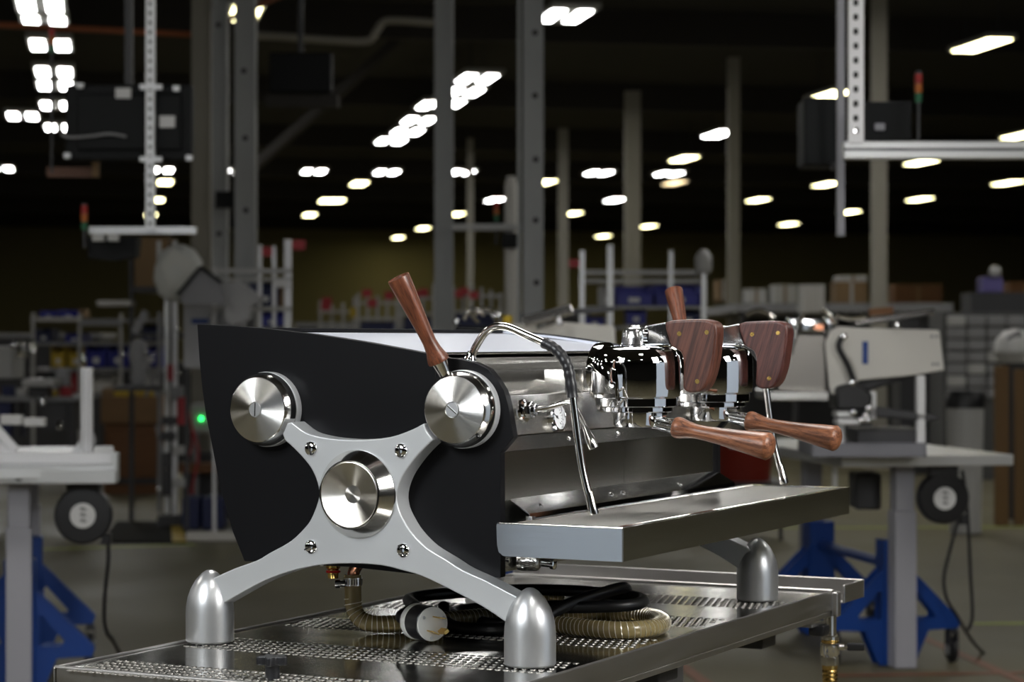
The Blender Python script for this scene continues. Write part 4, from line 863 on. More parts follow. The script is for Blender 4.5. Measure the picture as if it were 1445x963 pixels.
# plywood cabinet
r = root('plywood_cabinet', 184, 690, 20, 'brown plywood cabinet with a paler top board, standing left behind the upright post', 'cabinet', None, True)
obj('carcass', bev(PZ(nb(), 147, 224, 599, 20, .6), .004, 1), M['crate'], r)
obj('top_board', bev(PB(nb(), 142, 560, 226, 598, 19.97, .66), .004, 1), mat('pale_plywood', (.22, .125, .055), 0, .7, noise=.15, nscale=(3, 3, 30)), r)
obj('door_panel', bev(PB(nb(), 152, 606, 219, 674, 19.98, .03), .004, 1), M['crate'], r)
obj('door_panel', PB(nb(), 150, 676, 222, 683, 19.98, .03), M['dgrey'], r, label='dark plinth strip')
for k, (x0, x1, y0, m, lb, ct) in enumerate(((143, 160, 548, 'cardboard', 'small tan carton on the plywood cabinet', 'carton'), (160, 190, 551, 'yellow', 'flat yellow tray on the plywood cabinet', 'tray'), (195, 222, 550, 'yellow', 'yellow lumpy bag at the right end of the plywood cabinet', 'bag'))):
    top('cabinet_item', bev(PB(nb(), x0, y0, x1, 560, 20.1, .25), .015, 2), M[m], lb, ct)
# parts racks with coloured bins on the far left
r = root('parts_rack', 110, 520, 21.5, 'long steel parts rack holding coloured bins, far left under the cross rail', 'rack', None, True)
for y in (450, 483, 520, 556): obj('shelf', PB(nb(), 42, y, 236, y+4.5, 21.5, .5), M['grey'], r)
for x in (44, 110, 168, 232): obj('upright', PZ(nb(), x, x+4, 442, 21.46, .05), M['lgrey'], r)
obj('shelf_front', PB(nb(), 50, 448, 112, 453, 21.42, .03), M['offwhite'], r); obj('shelf_front', PB(nb(), 112, 455, 172, 460, 21.42, .03), M['grey'], r)
def bin_box(x0, y0, x1, y1, Z, m, label, th=.3, cat='bin', group=None, name='storage_bin'):
    r = root(name, (x0+x1)/2, y1, Z, label, cat, group)
    k = Z/FPX; b = nb(); t = .006+.02*(x1-x0)*k
    PB(b, x0, y0+(y1-y0)*.35, x1, y1, Z, t); PB(b, x0, y0, x1, y1, Z+th-t, t)
    PB(b, x0, y0, x0+(x1-x0)*.06, y1, Z, th); PB(b, x1-(x1-x0)*.06, y0, x1, y1, Z, th); PB(b, x0, y1-(y1-y0)*.08, x1, y1, Z, th)
    obj('shell', b, M[m], r)
    obj('front_lip', bev(PB(nb(), x0-.5, y0+(y1-y0)*.30, x1+.5, y0+(y1-y0)*.42, Z-.012, .02), .003, 1), M[m], r)
    if (x1-x0) > 14: obj('card_label', PB(nb(), x0+(x1-x0)*.35, y0+(y1-y0)*.58, x0+(x1-x0)*.65, y0+(y1-y0)*.82, Z-.006, .006), M['paper'], r)
    return r
GB = 'coloured bins on the far left rack'
for x0, y0, x1, y1, m, lb in ((56, 439, 80, 449, 'bin', 'small blue bin, left on the top shelf of the far left rack'), (84, 438, 109, 449, 'bin', 'small blue bin, right on the top shelf of the far left rack'),
        (50, 463, 72, 483, 'navy', 'dark blue bin, left on the second shelf of the far left rack'), (92, 470, 117, 483, 'bin', 'bright blue bin alone on the second shelf of the far left rack'), (200, 458, 222, 482, 'navy', 'dark blue bin at the right end of the second rack shelf'),
        (72, 489, 92, 519, 'yellow', 'yellow bin, left one on the third shelf of the far left rack'), (96, 490, 118, 519, 'yellow', 'yellow bin beside the wide blue bins on the third shelf'), (121, 485, 150, 519, 'bin', 'wide blue bin, left one on the third rack shelf'), (151, 486, 182, 519, 'bin', 'wide blue bin, right one on the third rack shelf'), (203, 484, 224, 518, 'bin', 'blue bin at the right end of the third rack shelf'),
        (52, 528, 80, 555, 'dgrey', 'dark grey bin, left on the lowest rack shelf'), (88, 524, 108, 555, 'redp', 'red bin on the lowest shelf of the far left rack'), (126, 530, 160, 555, 'offwhite', 'off-white tray on the lowest rack shelf'), (186, 520, 215, 555, 'lgrey', 'pale grey bin behind the chrome points')):
    bin_box(x0, y0, x1, y1, 21.55, m, lb, .4, 'bin', GB)
top('red_bin_lid', bev(PB(nb(), 109, 437, 121, 449, 21.6, .2), .01, 2), M['cardboard'], 'small brown tub at the right end of the top rack shelf', 'tub')
# bench with dark gear, bright tray and chrome bits at the left edge
r = root('work_bench', 50, 640, 17, 'dark workbench with a pale tray at the far left', 'workbench', None, True)
obj('bench_top', bev(PB(nb(), -60, 560, 110, 567, 16.4, .7), .004, 1), M['grey'], r)
for x in (-20, 20, 96): obj('bench_leg', PZ(nb(), x, x+7, 567, 16.45, .06), M['dgrey'], r)
obj('drawer_unit', bev(PB(nb(), 58, 568, 95, 610, 16.43, .5), .006, 1), M['dgrey'], r); obj('drawer_unit', bev(PB(nb(), -40, 568, 15, 618, 16.43, .5), .006, 1), M['navy'], r)
top('pale_tray', bev(PB(nb(), 31, 535, 76, 546, 16.2, .3), .008, 2), M['lgrey'], 'pale tray on the far left workbench', 'tray')
top('tray_stand', PB(nb(), 40, 546, 66, 560, 16.3, .2), M['dgrey'], 'dark stand carrying the pale tray', 'stand')
top('machine_casing', bev(PB(nb(), -40, 489, 18, 535, 16.6, .4), .02, 2), M['lgrey'], 'pale grey machine casing cut by the left edge', 'machine')
top('steel_pitcher', lathe(nb(), [(0, 0), (.040, 0), (.044, .02), (.036, .09), (.040, .12), (0, .12)], spot(31, 506, 16.3), UP, 24), M['chrome'], 'shiny steel pitcher at the far left edge', 'pitcher')
top('steel_canister', lathe(nb(), [(0, 0), (.026, 0), (.026, .07), (.012, .09), (0, .09)], spot(47, 497, 16.3), UP, 24), M['tube'], 'small steel canister beside the shiny pitcher', 'canister')
GI = 'small parts lying on the far left bench'
for x0, y0, x1, y1, m, lb, ct in ((84, 546, 100, 560, 'redp', 'small red box at the right end of the far left bench', 'box'), (2, 545, 20, 560, 'navy', 'navy box left of the pale tray stand', 'box'), (22, 548, 37, 560, 'lgrey', 'small pale box left of the pale tray stand', 'box'), (68, 550, 80, 560, 'yellow', 'small yellow box right of the pale tray stand', 'box'), (-18, 548, -3, 560, 'cardboard', 'tan carton cut by the left edge on the bench', 'carton'), (78, 520, 96, 546, 'grey', 'grey hand tool holder above the red box', 'holder')):
    top('bench_item', bev(PB(nb(), x0, y0, x1, y1, 16.5, .12), .012, 2), M[m], lb, ct, GI)
for k, (x, y) in enumerate(((20, 492), (118, 512), (84, 606), (60, 572))):  # chrome pieces added as small blurred highlights
    rr = .022; b = spot(x, y, 16.2); top('chrome_highlight', lathe(nb(), [(0, 0), (rr, 0), (rr*1.1, .02), (rr*.9, .05), (rr*.5, .06), (0, .062)], b, UP, 18), M['chrome'], 'small chrome piece added as a highlight, %s at far left' % ('topmost', 'rightmost', 'lowest', 'second lowest')[k], 'highlight')
# tool tower: steel poles carrying fittings
r = root('tool_tower', 240, 735, 16.5, 'tall steel tool tower with clamps and fittings, left of the black side panel', 'tool stand', None, True)
obj('pole', tall(nb(), 243, 250, 16.5, .03, spot(246, 421, 16.5).z), M['aluw'], r); obj('pole', tall(nb(), 232, 238, 16.6, .03, spot(235, 400, 16.6).z), M['alu'], r); obj('pole', tall(nb(), 222, 227, 16.8, .03, spot(225, 440, 16.8).z), M['grey'], r)
for x0, y0, x1, y1, m in ((236, 515, 243, 538, 'redp'), (240, 545, 258, 565, 'grey'), (228, 588, 250, 600, 'dgrey'), (226, 610, 247, 622, 'dgrey'), (243, 630, 264, 642, 'lgrey'), (243, 676, 264, 688, 'lgrey'), (228, 640, 241, 700, 'dgrey'), (250, 560, 262, 600, 'redp')):
    obj('fitting', bev(PB(nb(), x0, y0, x1, y1, 16.45, .06), .006, 1), M[m], r)
for x, y, s in ((251, 464, 5), (208, 501, 5), (216, 500, 5), (176, 502, 4), (253, 525, 4), (266, 522, 5), (81, 608, 4), (224, 690, 4), (236, 660, 4)):
    z = 16.4; rr = s*z/FPX*.7
    if x > 220: obj('chrome_fitting', lathe(nb(), [(0, 0), (rr, rr*.4), (rr*1.1, rr), (rr, rr*1.6), (0, rr*2)], spot(x, y+s, z), UP, 16), M['chrome'], r)
obj('tower_foot', PZ(nb(), 222, 254, 728, 16.4, .3), M['dgrey'], r)
for a, b in (((205, 500), (222, 560)), ((205, 560), (226, 520)), ((222, 600), (238, 690))): obj('strut_arm', bar(nb(), spot(*a, 16.6), spot(*b, 16.6), .025), M['grey'], r)
# grinder head in the tower's arms
r = root('grinder_head', 205, 540, 16.0, 'pale grey grinder head with chrome studs, left of the tool tower', 'grinder')
obj('body', lathe(nb(), [(0, 0), (.035, 0), (.06, .05), (.05, .14), (.075, .22), (.05, .32), (0, .34)], spot(196, 545, 16.0), UP, 24), M['grey'], r)
for x, y in ((175, 500), (208, 501), (217, 499)): obj('chrome_stud', lathe(nb(), [(0, 0), (.014, .006), (.014, .02), (0, .028)], spot(x, y, 15.85), -FWD, 16), M['chrome'], r)
obj('chute', bar(nb(), spot(190, 470, 16.0), spot(206, 440, 16.0), .05), M['grey'], r); obj('foot_plate', PB(nb(), 160, 545, 222, 552, 15.9, .3), M['dgrey'], r)
# test unit with green light
r = root('test_unit', 290, 730, 16.8, 'grey test unit with a glowing green light, half hidden by the black side panel', 'machine', None, True)
obj('cabinet', PZ(nb(), 258, 330, 640, 17.0, .5), M['dgrey'], r); obj('control_head', bev(PB(nb(), 268, 570, 300, 612, 16.75, .3), .015, 2), M['lgrey'], r)
obj('arm_post', PZ(nb(), 272, 280, 610, 16.85, .05), M['grey'], r)
obj('indicator_lamp', lathe(nb(), [(0, 0), (.011, 0), (.010, .008), (0, .010)], spot(284, 591, 16.74), -FWD, 18), M['led_green'], r, label='small glowing green indicator')
for pts in (((270, 600), (280, 640), (272, 690), (282, 735)), ((262, 560), (272, 620), (262, 660), (268, 700))): obj('air_hose', tube(nb(), cr([spot(x, y, 16.7) for x, y in pts], 5), .008, 8), M['redp'], r)
obj('shelf', PB(nb(), 250, 655, 325, 668, 16.7, .3), M['crate'], r)
for x0, x1, lb in ((256, 281, 'blue tub, left one on the floor below the test unit'), (284, 314, 'blue tub, right one on the floor below the test unit')):
    top('floor_tub', bev(PB(nb(), x0, 702, x1, 748, 16.0, .3), .02, 2), M['navy'], lb, 'tub')
top('white_floor_bar', bev(PB(nb(), 262, 752, 342, 764, 15.3, .15), .005, 1), M['offwhite'], 'white bar lying on the floor behind the black side panel', 'bar')
mt = root('floor_mat', 215, 768, 15.5, 'black anti-fatigue mat with a yellow edge on the floor at left', 'mat')
g0 = [onplane(x, y, 2, FLOOR) for x, y in ((140, 768), (264, 768), (256, 738), (165, 738))]; g1 = [onplane(x, y, 2, FLOOR) for x, y in ((243, 767.5), (263, 767.5), (255, 738.5), (241, 738.5))]
for nm, g, m, h in (('mat_body', g0, 'matte', .012), ('mat_edge', g1, 'yellow', .016)):
    b = nb(); A = [b.verts.new((p.x, p.y, FLOOR+.001)) for p in g]; B = [b.verts.new((p.x, p.y, FLOOR+h)) for p in g]; b.faces.new(A[::-1]); b.faces.new(B)
    for k in range(4): j = (k+1) % 4; b.faces.new((A[k], A[j], B[j], B[k]))
    obj(nm, b, M[m], mt)
# wrapped machine heads at left
r = root('wrapped_hoist', 290, 455, 14.9, 'pale grey bagged hoist head with dark framed grey flap, left above the black panel', 'hoist')
obj('bag', lathe(nb(), [(0, -.026), (.09, .0), (.148, .09), (.16, .18), (.141, .283), (.077, .347), (0, .366)], spot(243, 421, 14.9), UP*.96+RGT*.22, 24), mat('grey_bag', (.58, .59, .56), 0, .6, bump=.8, nscale=(14, 14, 14)), r)
obj('bag', Pprism(nb(), [(228, 375), (244, 350), (256, 358), (276, 372), (283, 380), (262, 410), (240, 405)], 14.75, .12), mat('grey_film', (.58, .58, .54), 0, .5, bump=.6, nscale=(20, 20, 20)), r)
obj('flap', Pprism(nb(), [(254, 418), (282, 379), (312, 400), (318, 430), (258, 430)], 14.7, .05), mat('grey_flap', (.27, .27, .29), 0, .5), r)
fr = nb()
for a, b in (((250, 417), (283, 377)), ((283, 377), (313, 399))): bar(fr, spot(*a, 14.66), spot(*b, 14.66), .022)
obj('flap_frame', fr, M['screen'], r)
obj('side_lobe', Pprism(nb(), [(313, 400), (335, 397), (352, 408), (370, 420), (362, 428), (352, 432), (350, 452), (330, 458), (318, 452), (316, 430)], 14.85, .16), mat('grey_lobe', (.42, .42, .43), 0, .5, bump=.5, nscale=(16, 16, 16)), r)
for x in (224, 247): obj('rod', PB(nb(), x-3, 340, x+3, 372, 14.9, .02), M['lgrey'], r)
r = root('pale_cabinet', 290, 600, 15.5, 'pale grey cabinet below the bagged hoist head, beside the tool tower', 'cabinet', None, True)
[obj('leg', PZ(nb(), x_, x_+4, 520, 15.55, .05), M['dgrey'], r) for x_ in (261, 328)]; obj('carcass', bev(PB(nb(), 259, 431, 335, 520, 15.5, .5), .006, 1), mat('cabinet_grey', (.42, .42, .44), 0, .5), r); obj('name_strip', PB(nb(), 270, 450, 294, 457, 15.47, .01), M['blue'], r); obj('chrome_stud', lathe(nb(), [(0, 0), (.022, 0), (.018, .012), (0, .014)], spot(300, 449, 15.48), -FWD, 18), M['chrome'], r)
top('cardboard_carton', bev(PB(nb(), 190, 335, 237, 405, 17, .5), .01, 1), M['cardboard'], 'tall tan cardboard carton on the rack behind the bagged hoist', 'carton')
r = root('carton_rack', 215, 520, 17, 'shadowy tall rack carrying the cardboard carton', 'rack', None, True)
for x in (182, 240): obj('upright', PZ(nb(), x, x+5, 345, 17.05, .08), M['dgrey'], r)
for y in (405, 470): obj('shelf', PB(nb(), 182, y, 244, y+7, 17, .6), M['dgrey'], r)
obj('side_panel', bev(PB(nb(), 137, 424, 184, 432, 16.98, .25), .004, 1), M['offwhite'], r, label='white flat panel reaching left')
# rack with posts and red flags above the black panel
r = root('flag_rack', 355, 470, 15.4, 'aluminium rack with tall posts and red flags, right of the grey columns', 'rack', None, True)
for x0, x1, y0 in ((401, 411, 338), (384, 389, 348), (364, 369, 346), (300, 304, 378)): obj('post', PZ(nb(), x0, x1, y0, 15.4, .04), M['aluw'], r)
for y, h in ((379, 7), (392, 4), (433, 6)): obj('rail', PB(nb(), 298, y, 411, y+h, 15.37, .04), M['lgrey'], r)
for x0, y0, x1, y1 in ((412, 339, 431, 353), (370, 349, 384, 362)): obj('flag', PB(nb(), x0, y0, x1, y1, 15.4, .012), M['redp'], r)
obj('shelf', PB(nb(), 300, 462, 411, 468, 15.4, .4), M['grey'], r)
for x0, y0, x1, y1, m, lb in ((352, 399, 393, 432, 'navy', 'dark blue bin on the upper shelf of the flag rack'), (366, 440, 402, 461, 'bin', 'bright blue bin with white print on the flag rack')): bin_box(x0, y0, x1, y1, 15.45, m, lb)
top('carton', PB(nb(), 392, 405, 401, 432, 15.5, .2), M['cardboard'], 'narrow carton beside the dark blue bin on the flag rack', 'carton')
bl = top('label_card', bev(PB(nb(), 388, 395, 405, 406, 15.3, .01), .002, 1), M['paper'], 'bright label card on the flag rack', 'card')

# ------------------------------------------------------------------ middle of the hall: rows of pole racks
RK = 'pole racks with red flags behind the machine'
for k, (x0, x1, y0, Z, lb) in enumerate(((452, 500, 424, 20, 'far pole rack with a yellow tag, leftmost behind the lever'), (505, 560, 412, 19, 'far pole rack with red flags directly behind the walnut lever'), (566, 612, 405, 18, 'far pole rack just left of the middle grey column'), (640, 706, 402, 17.5, 'far pole rack between the middle column and the white hoist post'))):
    r = root('pole_rack', (x0+x1)/2, 480, Z, lb, 'rack', RK, True); n = max(3, int((x1-x0)/13))
    for q in range(n+1): obj('pole', PZ(nb(), x0+q*(x1-x0)/n-2, x0+q*(x1-x0)/n+2, y0+random.uniform(-6, 12), Z+random.uniform(0, .5), .03), M['lgrey'], r)
    for y in (y0+14, y0+36): obj('rail', PB(nb(), x0-4, y, x1+4, y+4, Z-.03, .03), M['lgrey'], r)
    for q in range(2 + k % 2): x = x0+random.uniform(0, .8)*(x1-x0); y = y0+random.uniform(-6, 14); obj('flag', PB(nb(), x, y, x+13, y+11, Z-.05, .012), M['redp'], r)
    obj('tote', PB(nb(), x0+4, y0+42, x1-6, y0+62, Z+.1, .4), M['navy'], r)
top('yellow_tag', PB(nb(), 494, 434, 507, 448, 19.9, .02), M['yellow'], 'yellow tag on the leftmost far pole rack', 'tag')
# long dim benches and racking along the far side close the view
FARL = [(-60, 140, 470, 24, 'dgrey', 'dark low bench block at far left'), (100, 300, 512, 25, 'dgrey', 'dark bench block behind the plywood cabinet'), (420, 640, 455, 24, 'dgrey', 'dark bench row behind the pole racks'), (640, 830, 440, 26, 'dgrey', 'dark bench row behind the white hoist post')]
for x0, x1, y0, Z, m, lb in FARL:
    r = root('stock_bench', (x0+x1)/2, 600, Z, lb, 'bench', None, True)
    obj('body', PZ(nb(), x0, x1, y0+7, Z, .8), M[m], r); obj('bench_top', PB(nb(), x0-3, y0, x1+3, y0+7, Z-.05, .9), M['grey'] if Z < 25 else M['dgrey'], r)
# half-built machine seen over the cup warmer
r = root('espresso_machine', 800, 520, 8.9, 'second espresso machine, blurred white body and raised steel lid, just behind the black one', 'espresso machine')
obj('body', bev(Pprism(nb(), [(690, 465), (760, 452), (868, 460), (872, 560), (690, 560)], 9.0, .5), .01, 1), M['offwhite'], r)
obj('lid_bar', bev(bar(nb(), spot(738, 455, 8.9), spot(808, 436, 8.9), .030, .045), .006, 2), M['tube'], r); obj('lid_arm', bar(nb(), spot(806, 440, 9.0), spot(868, 436, 9.0), .022), M['dgrey'], r); obj('lid_bar', bev(bar(nb(), spot(755, 458, 8.92), spot(786, 448, 8.92), .028, .05), .005, 2), M['mirror'], r)
for pts in (((654, 452), (660, 440), (672, 437), (684, 446)), ((668, 446), (680, 436), (694, 438), (700, 452), (700, 470)), ((662, 440), (670, 450), (676, 455))): obj('steam_pipe', tube(nb(), cr([spot(x, y, 8.85) for x, y in pts], 6), .009, 10), M['tube'], r)
for x, y in ((697, 450), (704, 449), (789, 454), (790, 460), (644, 458)): obj('chrome_nut', lathe(nb(), [(0, 0), (.012, .004), (.013, .012), (.010, .02), (0, .022)], spot(x, y, 8.82), UP, 14), M['chrome'], r)
obj('top_frame', PB(nb(), 644, 460, 720, 466, 8.95, .5), M['screen'], r); obj('base_frame', PB(nb(), 690, 560, 872, 600, 9.0, .5), M['dgrey'], r)
obj('yellow_cap', lathe(nb(), [(0, 0), (.02, 0), (.02, .03), (0, .03)], spot(716, 456, 8.85), UP, 14), M['yellow'], r)
stand(Vector((spot(752, 900, 8.95).x, spot(752, 900, 8.95).y, FLOOR)), 'third lift stand, hidden behind the sharp machine, carrying the blurred white machine', x0=-.20, x1=.45, y0=-.15, y1=1.2)

# ------------------------------------------------------------------ right side of the hall
r = root('bin_rack', 905, 470, 15.8, 'steel rack with blue bins and tall posts, behind the chrome groups', 'rack', None, True)
for x0, x1, y0 in ((818, 825, 354), (857, 865, 346), (944, 950, 354), (990, 997, 382)): obj('post', PZ(nb(), x0, x1, y0, 15.8, .03), M['alu'], r)
for y, h in ((381, 7), (394, 6), (433, 3)): obj('rail', PB(nb(), 822, y, 992, y+h, 15.83, .04), M['lgrey'], r)
obj('shelf', PB(nb(), 820, 432, 994, 436, 15.85, .5), M['grey'], r); obj('shelf', PB(nb(), 820, 460, 994, 465, 15.85, .5), M['grey'], r)
obj('flag', PB(nb(), 803, 366, 818, 378, 15.8, .012), M['redp'], r)
for x0, y0, x1, y1, m, lb in ((868, 404, 922, 432, 'bin', 'wide blue bin, left one on the bin rack behind the chrome groups'), (924, 403, 989, 432, 'bin', 'wide blue bin, right one on the bin rack behind the chrome groups'), (884, 434, 912, 458, 'bin', 'bright blue bin low on the rack, left of the second lever'), (826, 447, 853, 460, 'bin', 'small blue bin low at the left end of the bin rack'), (955, 436, 988, 459, 'navy', 'dark blue bin low at the right end of the bin rack')): bin_box(x0, y0, x1, y1, 15.9, m, lb, .35, 'bin', 'blue bins on the rack behind the groups')
bin_box(846, 404, 866, 432, 15.9, 'lgrey', 'pale grey bin at the left end of the upper bin shelf', .35)
top('white_flask', lathe(nb(), [(0, 0), (.046, 0), (.059, .04), (.059, .118), (.037, .15), (.021, .17), (0, .17)], spot(993, 386, 15.8), UP, 24), M['lgrey'], 'white flask standing on the right post of the bin rack', 'flask')
# stock row far behind: cartons and drums
for x0, y0, x1, y1, Z, m, lb in ((1053, 408, 1082, 428, 28, 'lgrey', 'pale carton, left of the white slatted box'), (1092, 402, 1124, 428, 29, 'lgrey', 'dim pale carton beside the white slatted box'), (1180, 398, 1224, 428, 27, 'cardboard', 'tan cardboard carton left of the round tan column'), (1184, 389, 1224, 398, 27.1, 'lgrey', 'flat pale lid on the tan cardboard carton'), (1262, 402, 1330, 428, 33, 'crate', 'brown cartons row right of the round tan column'), (1012, 395, 1030, 425, 31, 'cardboard', 'dim tan carton behind the first wooden paddle'), (1425, 398, 1470, 430, 30, 'crate', 'brown carton cut by the right edge')):
    r = root('carton', (x0+x1)/2, y1, Z, lb, 'carton'); obj('box', bev(PB(nb(), x0, y0, x1, y1, Z, .5), .01, 1), M[m], r); obj('tape_strip', PB(nb(), (x0+x1)/2-2, y0, (x0+x1)/2+2, y1, Z-.006, .006), M['cardboard'] if m != 'cardboard' else M['lgrey'], r)
r = root('slatted_box', 1148, 442, 26, 'white slatted box in the stock row above the blurred machine', 'box')
obj('back', PB(nb(), 1132, 402, 1164, 442, 26.05, .4), M['lgrey'], r)
for k in range(6): obj('slat', PB(nb(), 1133+k*5.2, 403, 1136.6+k*5.2, 441, 26.0, .04), M['offwhite'], r)
r = root('stock_shelf', 1240, 500, 28, 'long grey stock shelf carrying cartons at far right', 'shelf', None, True)
obj('deck', PB(nb(), 1040, 428, 1345, 440, 27, 6.5), M['grey'], r)
for x in (1045, 1120, 1200, 1280, 1340): obj('leg', PZ(nb(), x, x+5, 440, 27.1, .1), M['dgrey'], r)
obj('back_panel', PZ(nb(), 1040, 1345, 445, 33.4, .05), M['dgrey'], r)
r = root('purple_tub', 1398, 412, 25, 'purple tub with a pale ball on top, at far right on dark shelving', 'tub')
obj('tub', bev(PB(nb(), 1386, 391, 1416, 413, 25, .3), .02, 2), mat('purple_plastic', (.12, .10, .30), 0, .5), r); obj('ball', lathe(nb(), [(0, 0), (.05, .02), (.07, .07), (.05, .12), (0, .14)], spot(1404, 392, 25), UP, 20), M['lgrey'], r)
r = root('dark_shelving', 1400, 560, 22, 'dark grey drawer shelving at the right edge', 'shelving', None, True)
obj('carcass', PZ(nb(), 1330, 1500, 440, 22.1, .7), mat('shelf_grey', (.09, .09, .09), 0, .6), r)
for row in range(7):
    for c in range(4): obj('drawer', bev(PB(nb(), 1338+c*28, 446+row*17, 1363+c*28, 460+row*17, 22.05, .06), .006, 1), M['grey'] if (row+c) % 5 else M['lgrey'], r)
obj('deck', PB(nb(), 1370, 413, 1500, 440, 22.6, .5), M['dgrey'], r)
for k, (x0, x1) in enumerate(((1270, 1300), (1300, 1330))): top('tool_crate', PZ(nb(), x0, x1-2, 452+k*6, 23, .5), M['dgrey'], ('left', 'right')[k]+' one of two dark crates behind the white machine panel', 'crate')
r = root('waste_bin', 1362, 630, 16, 'off-white round waste bin with a dark bag at right', 'waste bin', None, True)
zt = spot(1362, 562, 16).z-FLOOR; k = 16/FPX; a = spot(1362, 600, 16); a.z = FLOOR
obj('bin', lathe(nb(), [(0, .002), (22*k, .002), (26.5*k, zt), (25.5*k, zt), (21*k, .03), (0, .03)], a, UP, 32), M['lgrey'], r); obj('bag_rim', lathe(nb(), [(24*k, zt-.03), (28*k, zt-.07), (28*k, zt+.01), (24*k, zt+.05), (12*k, zt+.03), (0, zt+.01)], a, UP, 24), M['rubber'], r)
for x0, x1, y0, y1, lb in ((1404, 1424, 517, 628, 'tan board leaning right of the waste bin'), (1432, 1447, 522, 622, 'tan board at the right edge of the picture')):
    top('leaning_board', bev(PZ(nb(), x0, x1, y0, 16.6, .04), .004, 1), mat('tan_board', (.21, .12, .05), 0, .7), lb, 'board')
r = root('shop_vacuum', 1425, 510, 17, 'pale rounded machine hood at the right edge', 'machine', None, True)
obj('hood', lathe(nb(), [(0, 0), (.12, 0), (.16, .08), (.14, .18), (.08, .24), (0, .26)], spot(1432, 512, 17), UP, 24), M['lgrey'], r); obj('stand', PZ(nb(), 1415, 1460, 512, 17.2, .3), M['dgrey'], r); obj('nozzle', bar(nb(), spot(1422, 480, 16.9), spot(1440, 470, 16.9), .05), M['grey'], r)
top('orange_bucket', lathe(nb(), [(0, 0), (.175, 0), (.210, .335), (.215, .345), (.20, .345), (.165, .03), (0, .03)], spot(1050, 682, 15.6), UP, 32), M['orange'], 'orange red bucket behind the drip tray', 'bucket')
r = root('side_table', 1060, 690, 15.3, 'low dark table carrying the orange bucket', 'table', None, True)
obj('table_top', PB(nb(), 990, 682, 1110, 688, 15.3, .75), M['dgrey'], r)
for x in (994, 1100): obj('table_leg', PZ(nb(), x, x+5, 688, 15.35, .05), M['dgrey'], r)

# third espresso machine on the right stand
Z = 9.0
r = root('espresso_machine', 1240, 645, Z, 'half-built espresso machine with white side panel and blue strip, on the right lift stand', 'espresso machine')
SP = [(1164, 484), (1172, 468), (1184, 461), (1210, 463), (1326, 466), (1330, 500), (1333, 523), (1290, 530), (1214, 537), (1196, 546), (1183, 559), (1174, 557), (1170, 545), (1168, 520)]
obj('side_panel', bev(Pprism(nb(), SP, Z, .03), .006, 2), M['offwhite'], r, label='white side panel')
obj('blue_strip', PB(nb(), 1217, 482, 1225, 514, Z-.004, .006), M['blue'], r)
for x, y in ((1315, 475), (1322, 475), (1317, 514), (1323, 514)): obj('panel_screw', lathe(nb(), [(0, 0), (.007, 0), (.006, .003), (0, .004)], spot(x, y, Z), -FWD, 10), M['grey'], r)
obj('front_body', bev(Pprism(nb(), [(1092, 470), (1166, 470), (1168, 556), (1096, 553)], Z+.05, .5), .01, 1), M['darkrefl'], r)
obj('inner_frame', bev(Pprism(nb(), [(1170, 470), (1322, 472), (1330, 520), (1200, 560), (1180, 560)], Z+.05, .5), .01, 1), M['dgrey'], r)
obj('drip_shelf', bev(PB(nb(), 1085, 552, 1170, 566, Z-.05, .5), .005, 1), M['steel'], r)
for x0, x1, m in ((1113, 1128, 'mirror'), (1130, 1164, 'mirror'), (1166, 1180, 'mirror')): obj('group_cap', bev(PB(nb(), x0, 448, x1, 470, Z+.02, .12), .012, 2), M[m], r)
for pts, m, w_ in ((((1052, 444), (1070, 438), (1086, 444), (1092, 456)), 'tube', .010), (((1160, 436), (1172, 446), (1180, 458)), 'tube', .012), (((1116, 500), (1122, 480), (1128, 450), (1136, 442)), 'tube', .008), (((1180, 445), (1200, 448), (1222, 446)), 'tube', .014)): obj('steam_pipe', tube(nb(), cr([spot(x, y, Z) for x, y in pts], 5), w_, 10), M[m], r)
obj('paddle_arm', tube(nb(), cr([spot(x, y, Z-.08) for x, y in ((1192, 474), (1186, 480), (1184, 492), (1196, 515), (1205, 538))], 5), .013, 10), M['rubber'], r, label='black curved arm')
for x, y in ((1191, 475), (1203, 540)): obj('arm_joint', lathe(nb(), [(0, -.012), (.013, -.006), (.013, .006), (0, .012)], spot(x, y, Z-.1), -FWD, 16), M['chrome'], r)
obj('raised_lid', bev(bar(nb(), spot(1205, 456, Z+.1), spot(1318, 440, Z+.1), .04, .026), .004, 1), M['tube'], r, label='raised steel lid'); obj('lid_edge', bar(nb(), spot(1226, 441, Z+.2), spot(1260, 438, Z+.2), .03), M['crate'], r)
obj('lid_nut', lathe(nb(), [(0, 0), (.013, .006), (.015, .016), (.012, .026), (0, .03)], spot(1266, 466, Z-.02), UP, 14), M['chrome'], r)
obj('copper_bit', PB(nb(), 1150, 458, 1162, 466, Z-.02, .05), M['copper'], r)
obj('gear_block', bev(Pprism(nb(), [(1180, 546), (1205, 540), (1232, 556), (1230, 580), (1180, 578)], Z-.05, .2), .01, 1), M['rubber'], r)
for x0, y0, x1, y1, m in ((1180, 581, 1206, 589, 'alu'), (1182, 592, 1218, 600, 'aluw'), (1212, 596, 1232, 602, 'dgrey')): obj('fixture_block', bev(PB(nb(), x0, y0, x1, y1, Z-.1, .12), .004, 1), M[m], r)
for x, y in ((1204, 582), (1226, 576), (1216, 593), (1226, 593), (1222, 586)): obj('chrome_joint', lathe(nb(), [(0, -.013), (.013, -.006), (.013, .006), (0, .013)], spot(x, y, Z-.12), -FWD, 16), M['chrome'], r)
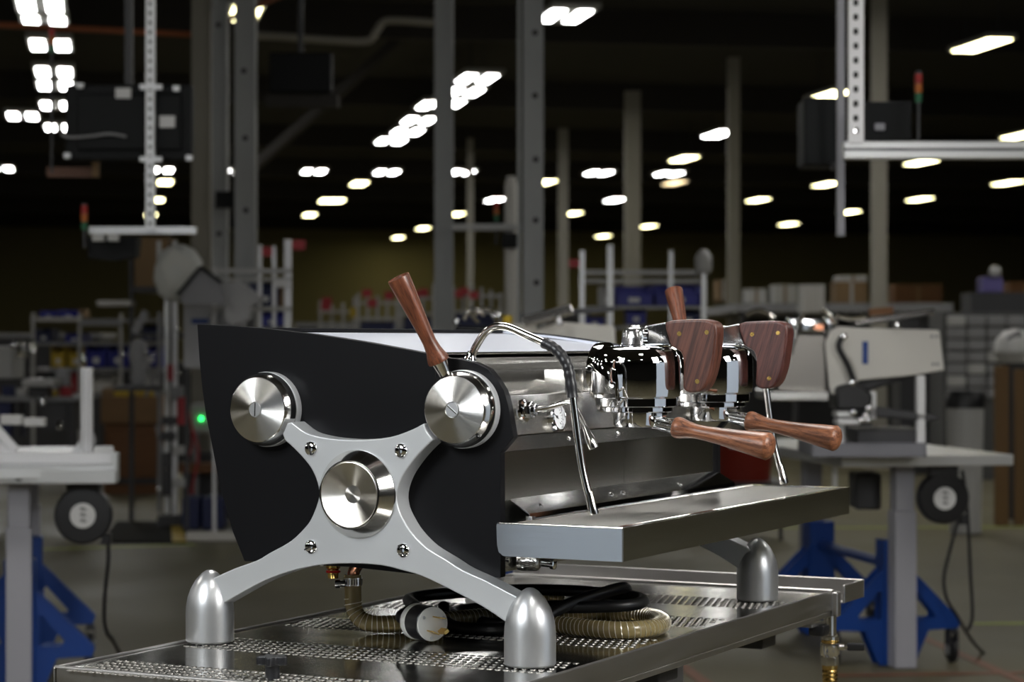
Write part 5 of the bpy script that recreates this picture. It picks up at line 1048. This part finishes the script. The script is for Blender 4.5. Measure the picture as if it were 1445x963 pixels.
for x0, x1, y0, y1 in ((1294, 1306, 530, 626), (1228, 1237, 553, 592), (1182, 1192, 600, 632)): obj('fixture_post', bev(PB(nb(), x0, y0, x1, y1, Z, .05), .003, 1), M['aluw'], r)
obj('lower_deck', bev(Pprism(nb(), [(1210, 572), (1240, 574), (1290, 582), (1310, 584), (1330, 590), (1310, 596), (1260, 590), (1210, 590)], Z, .2), .006, 1), M['dgrey'], r)
obj('fixture_base', bev(PB(nb(), 1146, 626, 1308, 646, Z-.05, .45), .004, 1), mat('fixture_grey', (.22, .22, .25), .2, .5), r)
obj('fixture_base', bev(PB(nb(), 1210, 606, 1300, 626, Z+.02, .3), .004, 1), M['dgrey'], r)
# thin post with a fitting at the left end of the right stand
top('stand_post', PZ(nb(), 1175, 1182, 654, 9.3, .02, spot(1178, 692, 9.3).z), M['lgrey'], 'thin pale post hanging at the left corner of the right stand', 'post')
top('motor_box', bev(PB(nb(), 1207, 668, 1244, 720, 9.75, .2), .01, 1), M['dgrey'], 'dark motor box under the right stand', 'box')
# floor tape
def tape(a, b, wpx, m, label):
    p, q = onplane(*a, 2, FLOOR), onplane(*b, 2, FLOOR); d = (q-p).normalized(); s = Vector((-d.y, d.x, 0))*wpx/2
    bm = nb(); A = [bm.verts.new(v+UP*.0008) for v in (p-s, q-s, q+s, p+s)]; B = [bm.verts.new(v+UP*.0030) for v in (p-s, q-s, q+s, p+s)]
    bm.faces.new(A[::-1]); bm.faces.new(B)
    for k in range(4): j = (k+1) % 4; bm.faces.new((A[k], A[j], B[j], B[k]))
    top('floor_tape', bm, M[m], label, 'floor tape')
tape((1000, 746), (1600, 744), .075, 'tapeg', 'far yellow-green floor tape line behind the right stand')
tape((1374, 881), (1600, 879), .060, 'tapeg', 'near yellow-green floor tape line at the right edge')
tape((60, 776), (275, 769), .075, 'tapeg', 'faint yellow-green floor tape line left, in front of the mat')
tape((1290, 895), (1450, 966), .055, 'tapeo', 'orange floor tape line slanting away under the right stand')
tape((1180, 954), (1600, 948), .055, 'tapeo', 'orange floor tape line along the bottom right edge')
tape((955, 935), (1000, 968), .055, 'tapeo', 'orange floor tape line under the near cart')
